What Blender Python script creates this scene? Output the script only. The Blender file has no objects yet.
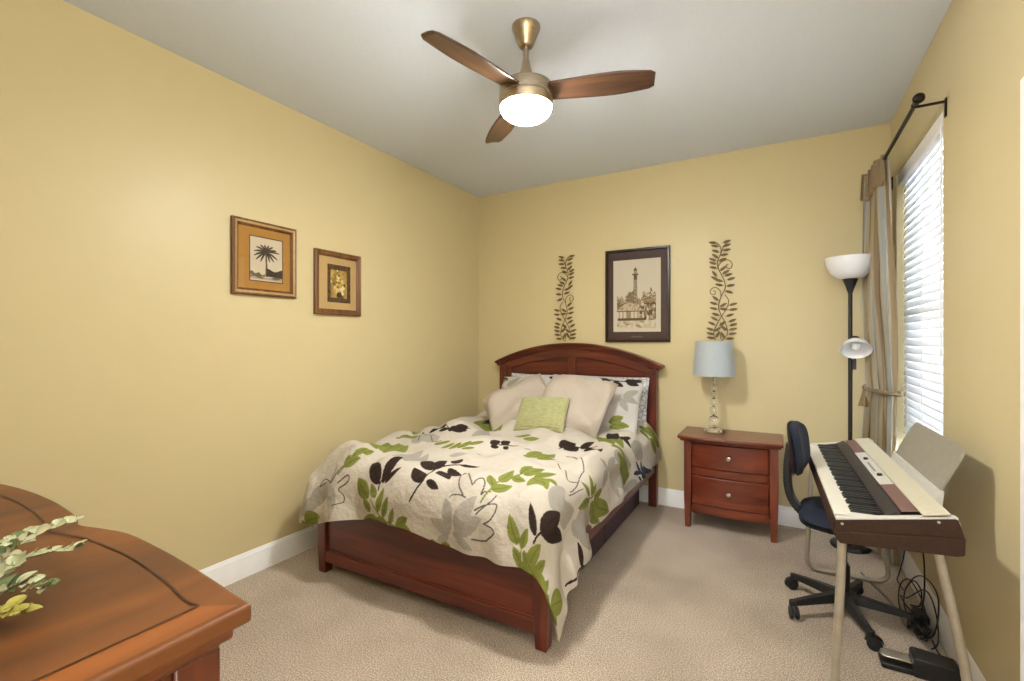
import bpy, bmesh, math, random
import numpy as np
from mathutils import Vector, Matrix, Euler

S = bpy.context.scene
COL = S.collection
R = math.radians
random.seed(7)

# ------------------------------------------------------------------ camera
cam_d = bpy.data.cameras.new('camera')
cam = bpy.data.objects.new('camera', cam_d); COL.objects.link(cam)
cam.location = (0, 0, 1.32)
cam.rotation_euler = (R(90), 0, R(29.68))
cam_d.sensor_width = 36.0
cam_d.lens = 472.0 * 36.0 / 1024.0
cam_d.clip_start = 0.02
S.camera = cam

# ------------------------------------------------------------------ view + world + daylight + added fill
S.view_settings.view_transform = 'Standard'
S.view_settings.look = 'None'
S.view_settings.exposure = 0.24
S.view_settings.gamma = 1.0
S.view_settings.use_curve_mapping = False
GLOBE = 250.0          # radiance of the lit opal globe
WINDOW_POWER = 290.0
HALL_FILL_POWER = 34.0
BOUNCE_FILL_POWER = 60.0
w = bpy.data.worlds.new('sky'); S.world = w; w.use_nodes = True
wn = w.node_tree
bg = wn.nodes['Background']
sky = wn.nodes.new('ShaderNodeTexSky'); sky.sky_type = 'HOSEK_WILKIE'
sky.sun_direction = (-0.5, -0.6, 0.62); sky.turbidity = 3.0
wn.links.new(sky.outputs[0], bg.inputs[0]); bg.inputs[1].default_value = 4.0
def area(name, loc, rot, sx, sy, power, col, spread=180):
    d = bpy.data.lights.new(name, 'AREA'); d.shape = 'RECTANGLE'; d.size = sx; d.size_y = sy
    d.energy = power; d.color = col; d.spread = R(spread)
    o = bpy.data.objects.new(name, d); COL.objects.link(o); o.location = loc; o.rotation_euler = rot
    return o
# daylight just outside the window, shining into the room (-x)
area('window_daylight', (1.15, 3.24, 1.55), (0, R(90), 0), 1.9, 1.3, WINDOW_POWER, (0.76, 0.88, 1.0))
# unseen fill lamp added behind the camera, shining in through the added doorway
area('hall_fill_light', (-0.08, -1.15, 1.35), (R(90+22), 0, 0), 1.0, 1.9, HALL_FILL_POWER, (0.99, 0.995, 1.0))
# extra fill lamp out of view beside the camera, aimed up at the ceiling
area('ceiling_bounce_fill', (0.12, -0.03, 1.62), (R(180), 0, 0), 0.5, 0.5, BOUNCE_FILL_POWER, (0.97, 0.985, 1.0), 150)
# the fan's own globe (built with the fan below) is the room's lamp

# ------------------------------------------------------------------ helpers
def chain_loc(o):
    v = Vector((0, 0, 0))
    while o is not None:
        v += o.location; o = o.parent
    return v

class MB:
    def __init__(s): s.v = []; s.f = []
    def add(s, vs, fs):
        b = len(s.v); s.v += [tuple(p) for p in vs]; s.f += [tuple(b + i for i in f) for f in fs]
        return s
    def box(s, x0, x1, y0, y1, z0, z1):
        v = [(x0,y0,z0),(x1,y0,z0),(x1,y1,z0),(x0,y1,z0),(x0,y0,z1),(x1,y0,z1),(x1,y1,z1),(x0,y1,z1)]
        return s.add(v, [(3,2,1,0),(4,5,6,7),(0,1,5,4),(1,2,6,5),(2,3,7,6),(3,0,4,7)])
    def hexa(s, v):
        return s.add(v, [(3,2,1,0),(4,5,6,7),(0,1,5,4),(1,2,6,5),(2,3,7,6),(3,0,4,7)])
    def prism(s, poly, axis, a, b):
        n = len(poly)
        def P(p, t):
            return (t, p[0], p[1]) if axis == 'x' else ((p[0], t, p[1]) if axis == 'y' else (p[0], p[1], t))
        vs = [P(p, a) for p in poly] + [P(p, b) for p in poly]
        fs = [tuple(range(n)), tuple(range(2*n-1, n-1, -1))]
        fs += [(i, n+i, n+(i+1) % n, (i+1) % n) for i in range(n)]
        return s.add(vs, fs)
    def band(s, top, bot, y0, y1):
        # closed strip: lists of (x, z) for upper and lower edge, given depth y0..y1
        n = len(top); vs = []; fs = []
        for (xt, zt), (xb, zb) in zip(top, bot):
            vs += [(xt,y0,zt),(xt,y1,zt),(xb,y1,zb),(xb,y0,zb)]
        for i in range(n-1):
            a = 4*i; b = a+4
            for k in range(4): fs.append((a+k, a+(k+1) % 4, b+(k+1) % 4, b+k))
        fs += [(3,2,1,0), (4*n-4,4*n-3,4*n-2,4*n-1)]
        return s.add(vs, fs)
    def tube(s, pts, r, n=10, closed=False, caps=True):
        pts = [Vector(p) for p in pts]; m = len(pts)
        rs = r if isinstance(r, (list, tuple)) else [r]*m
        vs = []; fs = []; up = None
        for i, p in enumerate(pts):
            if closed: t = pts[(i+1) % m] - pts[i-1]
            else: t = pts[min(i+1, m-1)] - pts[max(i-1, 0)]
            t.normalize()
            if up is None:
                up = Vector((0,0,1)) if abs(t.z) < 0.9 else Vector((1,0,0))
            e1 = (up - t*up.dot(t)).normalized(); e2 = t.cross(e1); up = e1
            for k in range(n):
                a = 2*math.pi*k/n
                vs.append(p + (e1*math.cos(a) + e2*math.sin(a))*rs[i])
        for i in range(m if closed else m-1):
            j = (i+1) % m
            for k in range(n): fs.append((i*n+k, i*n+(k+1) % n, j*n+(k+1) % n, j*n+k))
        if caps and not closed:
            fs += [tuple(range(n-1, -1, -1)), tuple(range((m-1)*n, m*n))]
        return s.add(vs, fs)
    def lathe(s, prof, c, n=32, M=None):
        vs = []; fs = []; m = len(prof)
        for r, z in prof:
            for k in range(n):
                a = 2*math.pi*k/n; q = Vector((r*math.cos(a), r*math.sin(a), z))
                if M is not None: q = M @ q
                vs.append(q + Vector(c))
        for i in range(m-1):
            for k in range(n): fs.append((i*n+k, i*n+(k+1) % n, (i+1)*n+(k+1) % n, (i+1)*n+k))
        if prof[0][0] > 1e-5: fs.append(tuple(range(n-1, -1, -1)))
        if prof[-1][0] > 1e-5: fs.append(tuple(range((m-1)*n, m*n)))
        return s.add(vs, fs)
    def ball(s, c, r, n=20, sq=1.0, M=None):
        pr = [(max(r*math.sin(math.pi*i/n), 1e-6), -r*sq*math.cos(math.pi*i/n)) for i in range(n+1)]
        return s.lathe(pr, c, n*2, M)
    def grid(s, P):
        P = np.asarray(P); a, b = P.shape[:2]
        fs = [(i*b+j, i*b+j+1, (i+1)*b+j+1, (i+1)*b+j) for i in range(a-1) for j in range(b-1)]
        return s.add(P.reshape(-1, 3).tolist(), fs)
    def build(s, name, mat, parent=None, bevel=0, seg=2, smooth=35, sub=0, solid=0, raw=False):
        me = bpy.data.meshes.new(name)
        off = chain_loc(parent) if parent else Vector((0,0,0))
        me.from_pydata([(p[0]-off.x, p[1]-off.y, p[2]-off.z) for p in s.v], [], s.f)
        if not raw:
            bm = bmesh.new(); bm.from_mesh(me)
            bmesh.ops.remove_doubles(bm, verts=bm.verts, dist=1e-6)
            bmesh.ops.recalc_face_normals(bm, faces=bm.faces); bm.to_mesh(me); bm.free()
        if smooth:
            me.polygons.foreach_set('use_smooth', [True]*len(me.polygons))
            me.set_sharp_from_angle(angle=R(smooth))
        me.materials.append(mat)
        o = bpy.data.objects.new(name, me); COL.objects.link(o)
        if parent: o.parent = parent
        if bevel:
            m = o.modifiers.new('bevel', 'BEVEL'); m.width = bevel; m.segments = seg; m.limit_method = 'ANGLE'; m.angle_limit = R(40)
        if solid:
            m = o.modifiers.new('solid', 'SOLIDIFY'); m.thickness = solid; m.offset = 0
        if sub:
            m = o.modifiers.new('sub', 'SUBSURF'); m.levels = sub; m.render_levels = sub
        return o

def tag(o, label, cat, group=None):
    o['label'] = label; o['category'] = cat
    if group: o['group'] = group
    return o
def thing(name, label, cat, loc, group=None):
    o = bpy.data.objects.new(name, None); COL.objects.link(o); o.location = loc; o.empty_display_size = 0.1
    return tag(o, label, cat, group)
def struct(o):
    o['kind'] = 'structure'; return o
def spline(pts, n=12, closed=False):
    # Catmull-Rom through the points
    P = [Vector(p) for p in pts]; out = []; m = len(P)
    rng = range(m if closed else m-1)
    for i in rng:
        if closed: a, b, c, d = P[i-1], P[i], P[(i+1) % m], P[(i+2) % m]
        else: a, b, c, d = P[max(i-1, 0)], P[i], P[i+1], P[min(i+2, m-1)]
        for k in range(n):
            t = k/n
            out.append(0.5*((2*b) + (c-a)*t + (2*a-5*b+4*c-d)*t*t + (3*b-a-3*c+d)*t**3))
    if not closed: out.append(P[-1])
    return out
def lerp(a, b, t): return a + (b-a)*t

# ------------------------------------------------------------------ materials
def srgb(*c):
    f = lambda x: ((x/255+0.055)/1.055)**2.4 if x/255 > 0.04045 else x/255/12.92
    return (f(c[0]), f(c[1]), f(c[2]), 1)
def new_mat(name, col, rough=0.5, metal=0.0, spec=0.5, coat=0.0, coat_rough=0.1, sheen=0.0):
    m = bpy.data.materials.new(name); m.use_nodes = True
    b = m.node_tree.nodes['Principled BSDF']
    b.inputs['Base Color'].default_value = col; b.inputs['Roughness'].default_value = rough
    b.inputs['Metallic'].default_value = metal; b.inputs['Specular IOR Level'].default_value = spec
    b.inputs['Coat Weight'].default_value = coat; b.inputs['Coat Roughness'].default_value = coat_rough
    b.inputs['Sheen Weight'].default_value = sheen
    return m
def nd(m, t, **kw):
    n = m.node_tree.nodes.new(t)
    for k, v in kw.items():
        if k in n.inputs: n.inputs[k].default_value = v
        else: setattr(n, k, v)
    return n
def lk(m, a, b): m.node_tree.links.new(a, b)
def P_(m): return m.node_tree.nodes['Principled BSDF']
def coords(m, scale=(1,1,1), rot=(0,0,0)):
    tc = nd(m, 'ShaderNodeTexCoord'); mp = nd(m, 'ShaderNodeMapping')
    mp.inputs['Scale'].default_value = scale; mp.inputs['Rotation'].default_value = rot
    lk(m, tc.outputs['Object'], mp.inputs['Vector']); return mp.outputs[0]
def ramp(m, fac, stops):
    r = nd(m, 'ShaderNodeValToRGB'); e = r.color_ramp.elements
    while len(e) < len(stops): e.new(0.5)
    for q, (p, c) in zip(e, stops): q.position = p; q.color = c
    lk(m, fac, r.inputs[0]); return r.outputs[0]
def add_bump(m, fac, dist, strength=1.0):
    b = nd(m, 'ShaderNodeBump'); b.inputs['Distance'].default_value = dist; b.inputs['Strength'].default_value = strength
    lk(m, fac, b.inputs['Height']); lk(m, b.outputs[0], P_(m).inputs['Normal'])
def wood(name, dark, mid, light, axis='x', scale=9.0, rough=0.32, coat=0.3, stretch=14.0):
    m = new_mat(name, mid, rough, coat=coat, coat_rough=0.18)
    sc = [scale]*3; sc['xyz'.index(axis)] = scale/stretch
    v = coords(m, tuple(sc))
    n1 = nd(m, 'ShaderNodeTexNoise'); n1.inputs['Scale'].default_value = 2.2; n1.inputs['Detail'].default_value = 7
    n1.inputs['Distortion'].default_value = 0.7
    lk(m, v, n1.inputs['Vector'])
    c = ramp(m, n1.outputs['Fac'], [(0.30, dark), (0.5, mid), (0.72, light)])
    lk(m, c, P_(m).inputs['Base Color'])
    return m
def noisy(name, c1, c2, scale, rough=0.8, bump=0.0, detail=4, **kw):
    m = new_mat(name, c1, rough, **kw)
    n = nd(m, 'ShaderNodeTexNoise'); n.inputs['Scale'].default_value = scale; n.inputs['Detail'].default_value = detail
    lk(m, coords(m), n.inputs['Vector'])
    lk(m, ramp(m, n.outputs['Fac'], [(0.33, c1), (0.67, c2)]), P_(m).inputs['Base Color'])
    if bump: add_bump(m, n.outputs['Fac'], bump)
    return m

M = {}
M['wall'] = noisy('wall_paint', srgb(206,190,146), srgb(207,191,147), 9, rough=0.42, bump=0.0, spec=0.35)
M['ceiling'] = noisy('ceiling_paint', srgb(213,219,227), srgb(216,222,230), 70, rough=0.85, bump=0.0008, spec=0.2)
M['white_trim'] = noisy('white_trim_paint', srgb(245,245,244), srgb(248,248,247), 20, rough=0.35)
# carpet: short cut pile, speckled
cm = new_mat('carpet_pile', srgb(178,160,140), 0.95, spec=0.1, sheen=0.15)
cv = coords(cm)
ca = nd(cm, 'ShaderNodeTexNoise'); ca.inputs['Scale'].default_value = 185; ca.inputs['Detail'].default_value = 3; ca.inputs['Roughness'].default_value = 0.7
cb = nd(cm, 'ShaderNodeTexNoise'); cb.inputs['Scale'].default_value = 1.7; cb.inputs['Detail'].default_value = 3
lk(cm, cv, ca.inputs['Vector']); lk(cm, cv, cb.inputs['Vector'])
cr = ramp(cm, ca.outputs['Fac'], [(0.40, srgb(140,120,98)), (0.5, srgb(185,167,146)), (0.60, srgb(222,206,189))])
cx = nd(cm, 'ShaderNodeMixRGB'); cx.blend_type = 'MULTIPLY'; cx.inputs[0].default_value = 0.5
lk(cm, cr, cx.inputs[1])
lk(cm, ramp(cm, cb.outputs['Fac'], [(0.35, srgb(196,190,184)), (0.62, srgb(255,255,255))]), cx.inputs[2])
lk(cm, cx.outputs[0], P_(cm).inputs['Base Color'])
add_bump(cm, ca.outputs['Fac'], 0.008, 0.7)
M['carpet'] = cm
CH = (srgb(60,20,11), srgb(90,33,17), srgb(114,47,25))
for ax in 'xyz': M['cherry_'+ax] = wood('cherry_wood_'+ax, *CH, axis=ax, rough=0.36, coat=0.15)
NS = (srgb(78,30,16), srgb(108,46,26), srgb(132,62,36))
for ax in 'xyz': M['stand_'+ax] = wood('nightstand_wood_'+ax, *NS, axis=ax)
DR = (srgb(72,38,12), srgb(98,54,18), srgb(120,69,24))
M['dresser_top'] = wood('dresser_top_veneer', *DR, axis='y', scale=3.2, rough=0.5, coat=0.05, stretch=3.0)
M['dresser_edge'] = wood('dresser_edge_wood', srgb(98,48,16), srgb(124,64,22), srgb(142,78,28), axis='y', scale=6, rough=0.36, coat=0.2)
M['dresser_front'] = wood('dresser_front_wood', srgb(96,42,16), srgb(124,58,24), srgb(146,72,30), axis='x', scale=6, rough=0.28, coat=0.35)
M['dresser_side'] = wood('dresser_side_wood', srgb(70,28,11), srgb(92,40,16), srgb(110,52,22), axis='z', scale=6, rough=0.3, coat=0.3)
M['inlay'] = noisy('dark_inlay', srgb(48,20,12), srgb(58,26,16), 40, rough=0.4)
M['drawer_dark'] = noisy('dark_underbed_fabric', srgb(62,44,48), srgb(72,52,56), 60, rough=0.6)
M['nickel'] = new_mat('brushed_nickel', srgb(178,160,136), 0.32, 1.0)
nv = nd(M['nickel'], 'ShaderNodeTexNoise'); nv.inputs['Scale'].default_value = 30
lk(M['nickel'], coords(M['nickel'], (1,1,30)), nv.inputs['Vector'])
lk(M['nickel'], ramp(M['nickel'], nv.outputs['Fac'], [(0.3, srgb(160,142,118)), (0.7, srgb(190,174,150))]), P_(M['nickel']).inputs['Base Color'])
M['blade'] = wood('fan_blade_wood', srgb(52,32,20), srgb(78,51,32), srgb(100,68,44), axis='x', scale=12, rough=0.35, coat=0.3)
M['black'] = noisy('black_plastic', srgb(22,22,24), srgb(30,30,32), 60, rough=0.42)
M['bronze'] = noisy('dark_bronze_metal', srgb(26,18,14), srgb(38,27,20), 80, rough=0.4, metal=0.6)
M['scroll'] = noisy('bronze_scroll_metal', srgb(98,76,40), srgb(116,92,52), 60, rough=0.55, metal=0.15)
M['chrome'] = noisy('chrome_metal', srgb(190,190,192), srgb(200,200,202), 30, rough=0.15, metal=1.0)
M['silver_knob'] = noisy('silver_knob_metal', srgb(205,200,195), srgb(215,210,205), 30, rough=0.22, metal=1.0)
M['leg_tube'] = noisy('champagne_tube_metal', srgb(166,156,138), srgb(176,166,148), 30, rough=0.4, metal=0.5)
M['white_cotton'] = noisy('white_cotton', srgb(176,163,148), srgb(182,169,154), 90, rough=0.9, bump=0.0006, spec=0.15)
M['shade_cloth'] = noisy('blue_grey_shade_cloth', srgb(164,172,176), srgb(172,180,184), 160, rough=0.55, sheen=0.3)
M['navy_fabric'] = noisy('navy_seat_fabric', srgb(20,26,40), srgb(28,36,54), 260, rough=0.9, bump=0.0008)
M['blind'] = noisy('white_blind_slat', srgb(238,236,236), srgb(243,241,240), 30, rough=0.45)
M['white_glass'] = noisy('white_lamp_glass', srgb(236,236,238), srgb(242,242,244), 10, rough=0.25)
def emissive(name, col, st):
    m = new_mat(name, col, 0.4); P_(m).inputs['Emission Color'].default_value = col; P_(m).inputs['Emission Strength'].default_value = st
    n = nd(m, 'ShaderNodeTexNoise'); n.inputs['Scale'].default_value = 4
    lk(m, ramp(m, n.outputs['Fac'], [(0.3, col), (0.7, tuple(min(1, c*1.02) for c in col[:3])+(1,))]), P_(m).inputs['Emission Color'])
    return m
M['globe'] = emissive('lit_opal_globe', (1.0, 0.985, 0.95, 1), GLOBE)
# glass as the photo shows it: clear with fresnel reflections
def clear_glass(name, tint=(1,1,1,1)):
    m = bpy.data.materials.new(name); m.use_nodes = True; t = m.node_tree; t.nodes.clear()
    o = t.nodes.new('ShaderNodeOutputMaterial'); mx = t.nodes.new('ShaderNodeMixShader')
    tr = t.nodes.new('ShaderNodeBsdfTransparent'); gl = t.nodes.new('ShaderNodeBsdfGlossy'); fr = t.nodes.new('ShaderNodeFresnel')
    tr.inputs[0].default_value = tint; gl.inputs['Roughness'].default_value = 0.02; fr.inputs[0].default_value = 1.5
    t.links.new(fr.outputs[0], mx.inputs[0]); t.links.new(tr.outputs[0], mx.inputs[1]); t.links.new(gl.outputs[0], mx.inputs[2])
    t.links.new(mx.outputs[0], o.inputs[0]); return m
M['pane'] = clear_glass('picture_glass')
M['crystal'] = new_mat('clear_crystal', (0.96, 0.97, 0.98, 1), 0.02)
P_(M['crystal']).inputs['Transmission Weight'].default_value = 1.0; P_(M['crystal']).inputs['IOR'].default_value = 1.48
def painted(name, rough=0.85, bump_scale=0, coat=0.0):
    # colour printed on the surface, stored per vertex
    m = new_mat(name, (1,1,1,1), rough, spec=0.2, coat=coat)
    a = nd(m, 'ShaderNodeVertexColor'); a.layer_name = 'print'
    lk(m, a.outputs[0], P_(m).inputs['Base Color'])
    if bump_scale:
        n = nd(m, 'ShaderNodeTexNoise'); n.inputs['Scale'].default_value = bump_scale; lk(m, coords(m), n.inputs['Vector'])
        add_bump(m, n.outputs['Fac'], 0.010)
    return m
M['comforter'] = painted('printed_comforter_cotton', 0.9, 22)
M['print'] = painted('paper_print', 0.8)
def set_print(o, colors):
    me = o.data
    at = me.color_attributes.new('print', 'FLOAT_COLOR', 'POINT')
    c = np.ones((len(me.vertices), 4), dtype=np.float32); c[:, :3] = colors
    at.data.foreach_set('color', c.ravel())

# ------------------------------------------------------------------ room shell
XL, XR, YB, YF, HC = -2.605, 0.621, 3.90, -0.16, 2.74
T = 0.14
struct(MB().box(XL-T, XR+T, YF-T, YB+T, -0.1, 0.0).build('floor', M['carpet'], smooth=0))
struct(MB().box(XL-T, XR+T, YF-T, YB+T, HC, HC+0.1).build('ceiling', M['ceiling'], smooth=0))
struct(MB().box(XL-T, XL, YF-T, YB+T, 0, HC).build('wall_left', M['wall'], smooth=0))
struct(MB().box(XL, XR+T, YB, YB+T, 0, HC).build('wall_back', M['wall'], smooth=0))
FD0, FD1, FDZ = -0.60, 0.44, 2.05          # opening added behind the camera to let the fill lamp shine in
wfr = MB(); wfr.box(XL, FD0, YF-T, YF, 0, HC); wfr.box(FD1, XR+T, YF-T, YF, 0, HC); wfr.box(FD0, FD1, YF-T, YF, FDZ, HC)
struct(wfr.build('wall_front', M['wall'], smooth=0))
tm = MB(); tm.box(FD0-0.06, FD0+0.012, YF-0.02, YF+0.014, 0, FDZ+0.06); tm.box(FD1-0.012, FD1+0.06, YF-0.02, YF+0.014, 0, FDZ+0.06); tm.box(FD0+0.012, FD1-0.012, YF-0.02, YF+0.014, FDZ-0.012, FDZ+0.06)
struct(tm.build('trim_1', M['white_trim'], bevel=0.004))
struct(MB().box(-1.2, 1.1, -1.6, YF-T, -0.1, 0.0).build('floor_hall', M['carpet'], smooth=0))  # unseen hall shell, added along with the doorway opening
struct(MB().box(-1.2, 1.1, -1.7, -1.6, 0, HC).build('wall_hall_back', M['wall'], smooth=0))
struct(MB().box(-1.3, -1.2, -1.7, YF-T, 0, HC).build('wall_hall_left', M['wall'], smooth=0))
struct(MB().box(1.1, 1.2, -1.7, YF-T, 0, HC).build('wall_hall_right', M['wall'], smooth=0))
struct(MB().box(-1.3, 1.2, -1.7, YF-T, HC, HC+0.1).build('ceiling_hall', M['ceiling'], smooth=0))
WY0, WY1, WZ0, WZ1 = 2.747, 3.715, 0.62, 2.345
DY0, DY1, DZ1 = 1.04, 1.85, 2.005
wr = MB()
wr.box(XR, XR+T, YF, DY0, 0, HC); wr.box(XR, XR+T, DY0, DY1, DZ1, HC); wr.box(XR, XR+T, DY1, WY0, 0, HC)
wr.box(XR, XR+T, WY0, WY1, 0, WZ0); wr.box(XR, XR+T, WY0, WY1, WZ1, HC); wr.box(XR, XR+T, WY1, YB, 0, HC)
struct(wr.build('wall_right', M['wall'], smooth=0))
BP = [(0,0),(0.014,0),(0.014,0.098),(0.011,0.106),(0.011,0.114),(0.006,0.124),(0.004,0.133),(0,0.135)]
struct(MB().prism([(XL+a, b) for a, b in BP], 'y', YF, YB).build('baseboard_left', M['white_trim'], smooth=25))
struct(MB().prism([(YB-a, b) for a, b in BP], 'x', XL+0.014, XR-0.014).build('baseboard_back', M['white_trim'], smooth=25))
struct(MB().prism([(XR-a, b) for a, b in BP], 'y', 1.925, YB).build('baseboard_right', M['white_trim'], smooth=25))
# closed door in the right wall, only the edge of its casing is in frame
dr = MB(); dr.box(XR+0.03, XR+0.07, DY0, DY1, 0.01, DZ1)
door = struct(dr.build('door_1', M['white_trim'], bevel=0.002))
cs = MB(); cs.box(XR-0.018, XR-0.0005, DY1-0.005, 1.925, 0, 2.078); cs.box(XR-0.018, XR-0.0005, 0.965, DY0+0.005, 0, 2.078); cs.box(XR-0.018, XR-0.0005, DY0+0.005, DY1-0.005, DZ1-0.005, 2.078)
cs.build('door_casing', M['white_trim'], door, bevel=0.005)
dp = MB()
for a, b in ((DY0+0.1, 1.405), (1.485, DY1-0.1)):
    dp.box(XR+0.024, XR+0.031, a, b, 0.25, 0.95); dp.box(XR+0.024, XR+0.031, a, b, 1.05, 1.88)
dp.build('door_panel', M['white_trim'], door, bevel=0.004)
MB().lathe([(0.012,0),(0.012,0.03),(0.028,0.04),(0.03,0.055),(0.018,0.066),(0,0.067)], (XR+0.03, DY0+0.07, 0.95), 20, Matrix.Rotation(R(-90), 3, 'Y')).build('door_knob', M['nickel'], door)
# window set to the outside of the wall
wf = MB()
fx0, fx1 = XR+0.085, XR+0.13
for a, b, c, d in ((WY0, WY0+0.045, WZ0, WZ1), (WY1-0.045, WY1, WZ0, WZ1), (WY0+0.045, WY1-0.045, WZ0, WZ0+0.05), (WY0+0.045, WY1-0.045, WZ1-0.05, WZ1), (WY0+0.045, WY1-0.045, 1.46, 1.50)):
    wf.box(fx0, fx1, a, b, c, d)
win = struct(wf.build('window_1', M['white_trim'], bevel=0.004))
MB().box(XR+0.104, XR+0.110, WY0+0.04, WY1-0.04, WZ0+0.04, WZ1-0.04).build('window_pane', M['pane'], win, smooth=0)
MB().box(XR-0.02, XR+0.085, WY0+0.001, WY1-0.001, WZ0, WZ0+0.02).build('window_sill', M['white_trim'], win, bevel=0.004)

# ------------------------------------------------------------------ ceiling fan
FX, FY = -1.002, 1.886
fan = thing('ceiling_fan', 'brushed nickel ceiling fan with three dark wooden blades and lit globe', 'ceiling fan', (FX, FY, HC))
c0 = (FX, FY, 0)
MB().lathe([(0.024,2.643),(0.031,2.648),(0.036,2.660),(0.058,2.716),(0.064,2.728),(0.064,2.7395)][::-1], c0, 40).build('canopy', M['nickel'], fan)
MB().lathe([(0.0125,2.52),(0.0125,2.652)], c0, 20).build('downrod', M['nickel'], fan)
MB().lathe([(0.038,2.472),(0.036,2.500),(0.028,2.532),(0.019,2.566),(0.0165,2.585)], c0, 32).build('rod_collar', M['nickel'], fan)
mo = MB().lathe([(0.02,2.474),(0.108,2.4725),(0.117,2.468),(0.120,2.461),(0.120,2.417),(0.1175,2.414),(0.1175,2.411),(0.1205,2.408),(0.1205,2.378),(0.117,2.372),(0.10,2.372)], c0, 56)
mo.build('motor_housing', M['nickel'], fan)
MB().lathe([(0.1165,2.379),(0.1165,2.371),(0.1135,2.358),(0.104,2.343),(0.086,2.329),(0.060,2.320),(0.030,2.3155),(0.0005,2.315)], c0, 48).build('lamp_globe', M['globe'], fan)
def blade_mesh():
    m = MB(); n = 22; top = []; prof = []
    for i in range(n+1):
        t = i/n; r = lerp(0.105, 0.56, t)
        wl = lerp(0.052, 0.066, min(1, t*1.6)) - 0.024*max(0, (t-0.4)/0.6)**2      # half widths of the two edges
        wr_ = lerp(0.050, 0.070, min(1, t*1.5)) - 0.022*max(0, (t-0.4)/0.6)**2
        e = max(0, (t-0.965)/0.035); k = math.sqrt(max(0.0, 1-0.42*e*e))
        prof.append((r, wl*k, -wr_*k))
    vs = []; pitch = math.tan(R(13))
    for r, a, b in prof:
        for j in range(9):
            y = lerp(b, a, j/8)
            vs.append((r, y, -y*pitch + 0.004*(1-(2*j/8-1)**2)))
    fs = [(i*9+j, i*9+j+1, (i+1)*9+j+1, (i+1)*9+j) for i in range(n) for j in range(8)]
    m.add(vs, fs); return m
first = None
for a in (18, 138, 258):
    if first is None:
        b = blade_mesh().build('fan_blade', M['blade'], None, smooth=60, solid=0.007)
        b.parent = fan; first = b
    else:
        b = first.copy(); COL.objects.link(b)
    b.location = (0, 0, 2.438-HC); b.rotation_euler = (0, 0, R(a))
# short metal arms that carry the blades
for a in (18, 138, 258):
    q = Matrix.Rotation(R(a), 3, 'Z')
    ar = MB(); ar.box(0.085, 0.150, -0.030, 0.030, 0.0, 0.005)
    ar.v = [tuple(q @ Vector((x, y, z - y*math.tan(R(13)) + 0.006)) + Vector((FX, FY, 2.438))) for x, y, z in ar.v]
    ar.build('blade_iron', M['nickel'], fan, bevel=0.001)

# ------------------------------------------------------------------ bed
bed = thing('bed', 'cherry wood panel bed with arched headboard under a leaf-print comforter', 'bed', (-1.58, 2.85, 0))
BX0, BX1 = -2.305, -0.855
def arc(x, z_end=1.120, z_mid=1.299, half=0.775, cx=-1.58):
    t = (x-cx)/half; return z_mid - (z_mid-z_end)*t*t
NB = 48
def xs(a, b, n=NB): return [lerp(a, b, i/n) for i in range(n+1)]
def ab(m, a, b, dt, db, y0, y1, flat=None):
    X = xs(a, b); m.band([(x, arc(x)+dt) for x in X], [(x, (arc(x)+db) if flat is None else flat) for x in X], y0, y1); return m
hb = MB(); ab(hb, BX0+0.03, BX1-0.03, -0.05, 0, 3.838, 3.862, flat=0.34)
hb.build('headboard_panel', M['cherry_x'], bed, smooth=40)
cr = MB(); ab(cr, -2.342, -0.805, 0.0, -0.018, 3.775, 3.885); ab(cr, -2.332, -0.817, -0.018, -0.034, 3.788, 3.880); ab(cr, -2.328, -0.832, -0.034, -0.052, 3.80, 3.875)
cr.build('headboard_crown', M['cherry_x'], bed, bevel=0.004, smooth=40)
tr = MB(); ab(tr, BX0+0.055, BX1-0.055, -0.052, -0.128, 3.818, 3.842)
tr.build('top_rail', M['cherry_x'], bed, bevel=0.003, smooth=40)
st = MB(); st.box(-1.615, -1.545, 3.82, 3.842, 0.40, 1.17); st.box(BX0+0.055, BX0+0.115, 3.82, 3.842, 0.34, 1.085); st.box(BX1-0.115, BX1-0.055, 3.82, 3.842, 0.34, 1.085)
st.box(BX0+0.055, BX1-0.055, 3.818, 3.842, 0.34, 0.42)
st.build('headboard_stile', M['cherry_z'], bed, bevel=0.003)
for x0 in (BX0, BX1-0.065):
    MB().box(x0, x0+0.065, 3.805, 3.872, 0.0, 1.09).build('headboard_post', M['cherry_z'], bed, bevel=0.004)
for x0 in (BX0, BX1-0.065):
    p = MB(); p.hexa([(x0+0.006,1.800,0),(x0+0.059,1.800,0),(x0+0.059,1.853,0),(x0+0.006,1.853,0)] + [(x0,1.795,0.14),(x0+0.065,1.795,0.14),(x0+0.065,1.86,0.14),(x0,1.86,0.14)])
    p.box(x0, x0+0.065, 1.795, 1.86, 0.14, 0.47)
    p.build('footboard_post', M['cherry_z'], bed, bevel=0.004)
MB().box(BX0+0.06, BX1-0.06, 1.812, 1.838, 0.09, 0.465).build('footboard_panel', M['cherry_x'], bed, bevel=0.003)
fr = MB(); fr.box(BX0+0.062, BX1-0.062, 1.800, 1.846, 0.065, 0.128); fr.box(BX0+0.062, BX1-0.062, 1.806, 1.842, 0.128, 0.138); fr.box(BX0+0.062, BX1-0.062, 1.800, 1.846, 0.41, 0.47)
fr.build('footboard_rail', M['cherry_x'], bed, bevel=0.003)
for x0 in (BX0+0.012, BX1-0.045):
    MB().box(x0, x0+0.033, 1.86, 3.805, 0.275, 0.44).build('side_rail', M['cherry_y'], bed, bevel=0.003)
MB().box(BX0+0.045, BX1-0.045, 1.86, 3.805, 0.30, 0.33).build('slat_platform', M['cherry_y'], bed)
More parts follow.
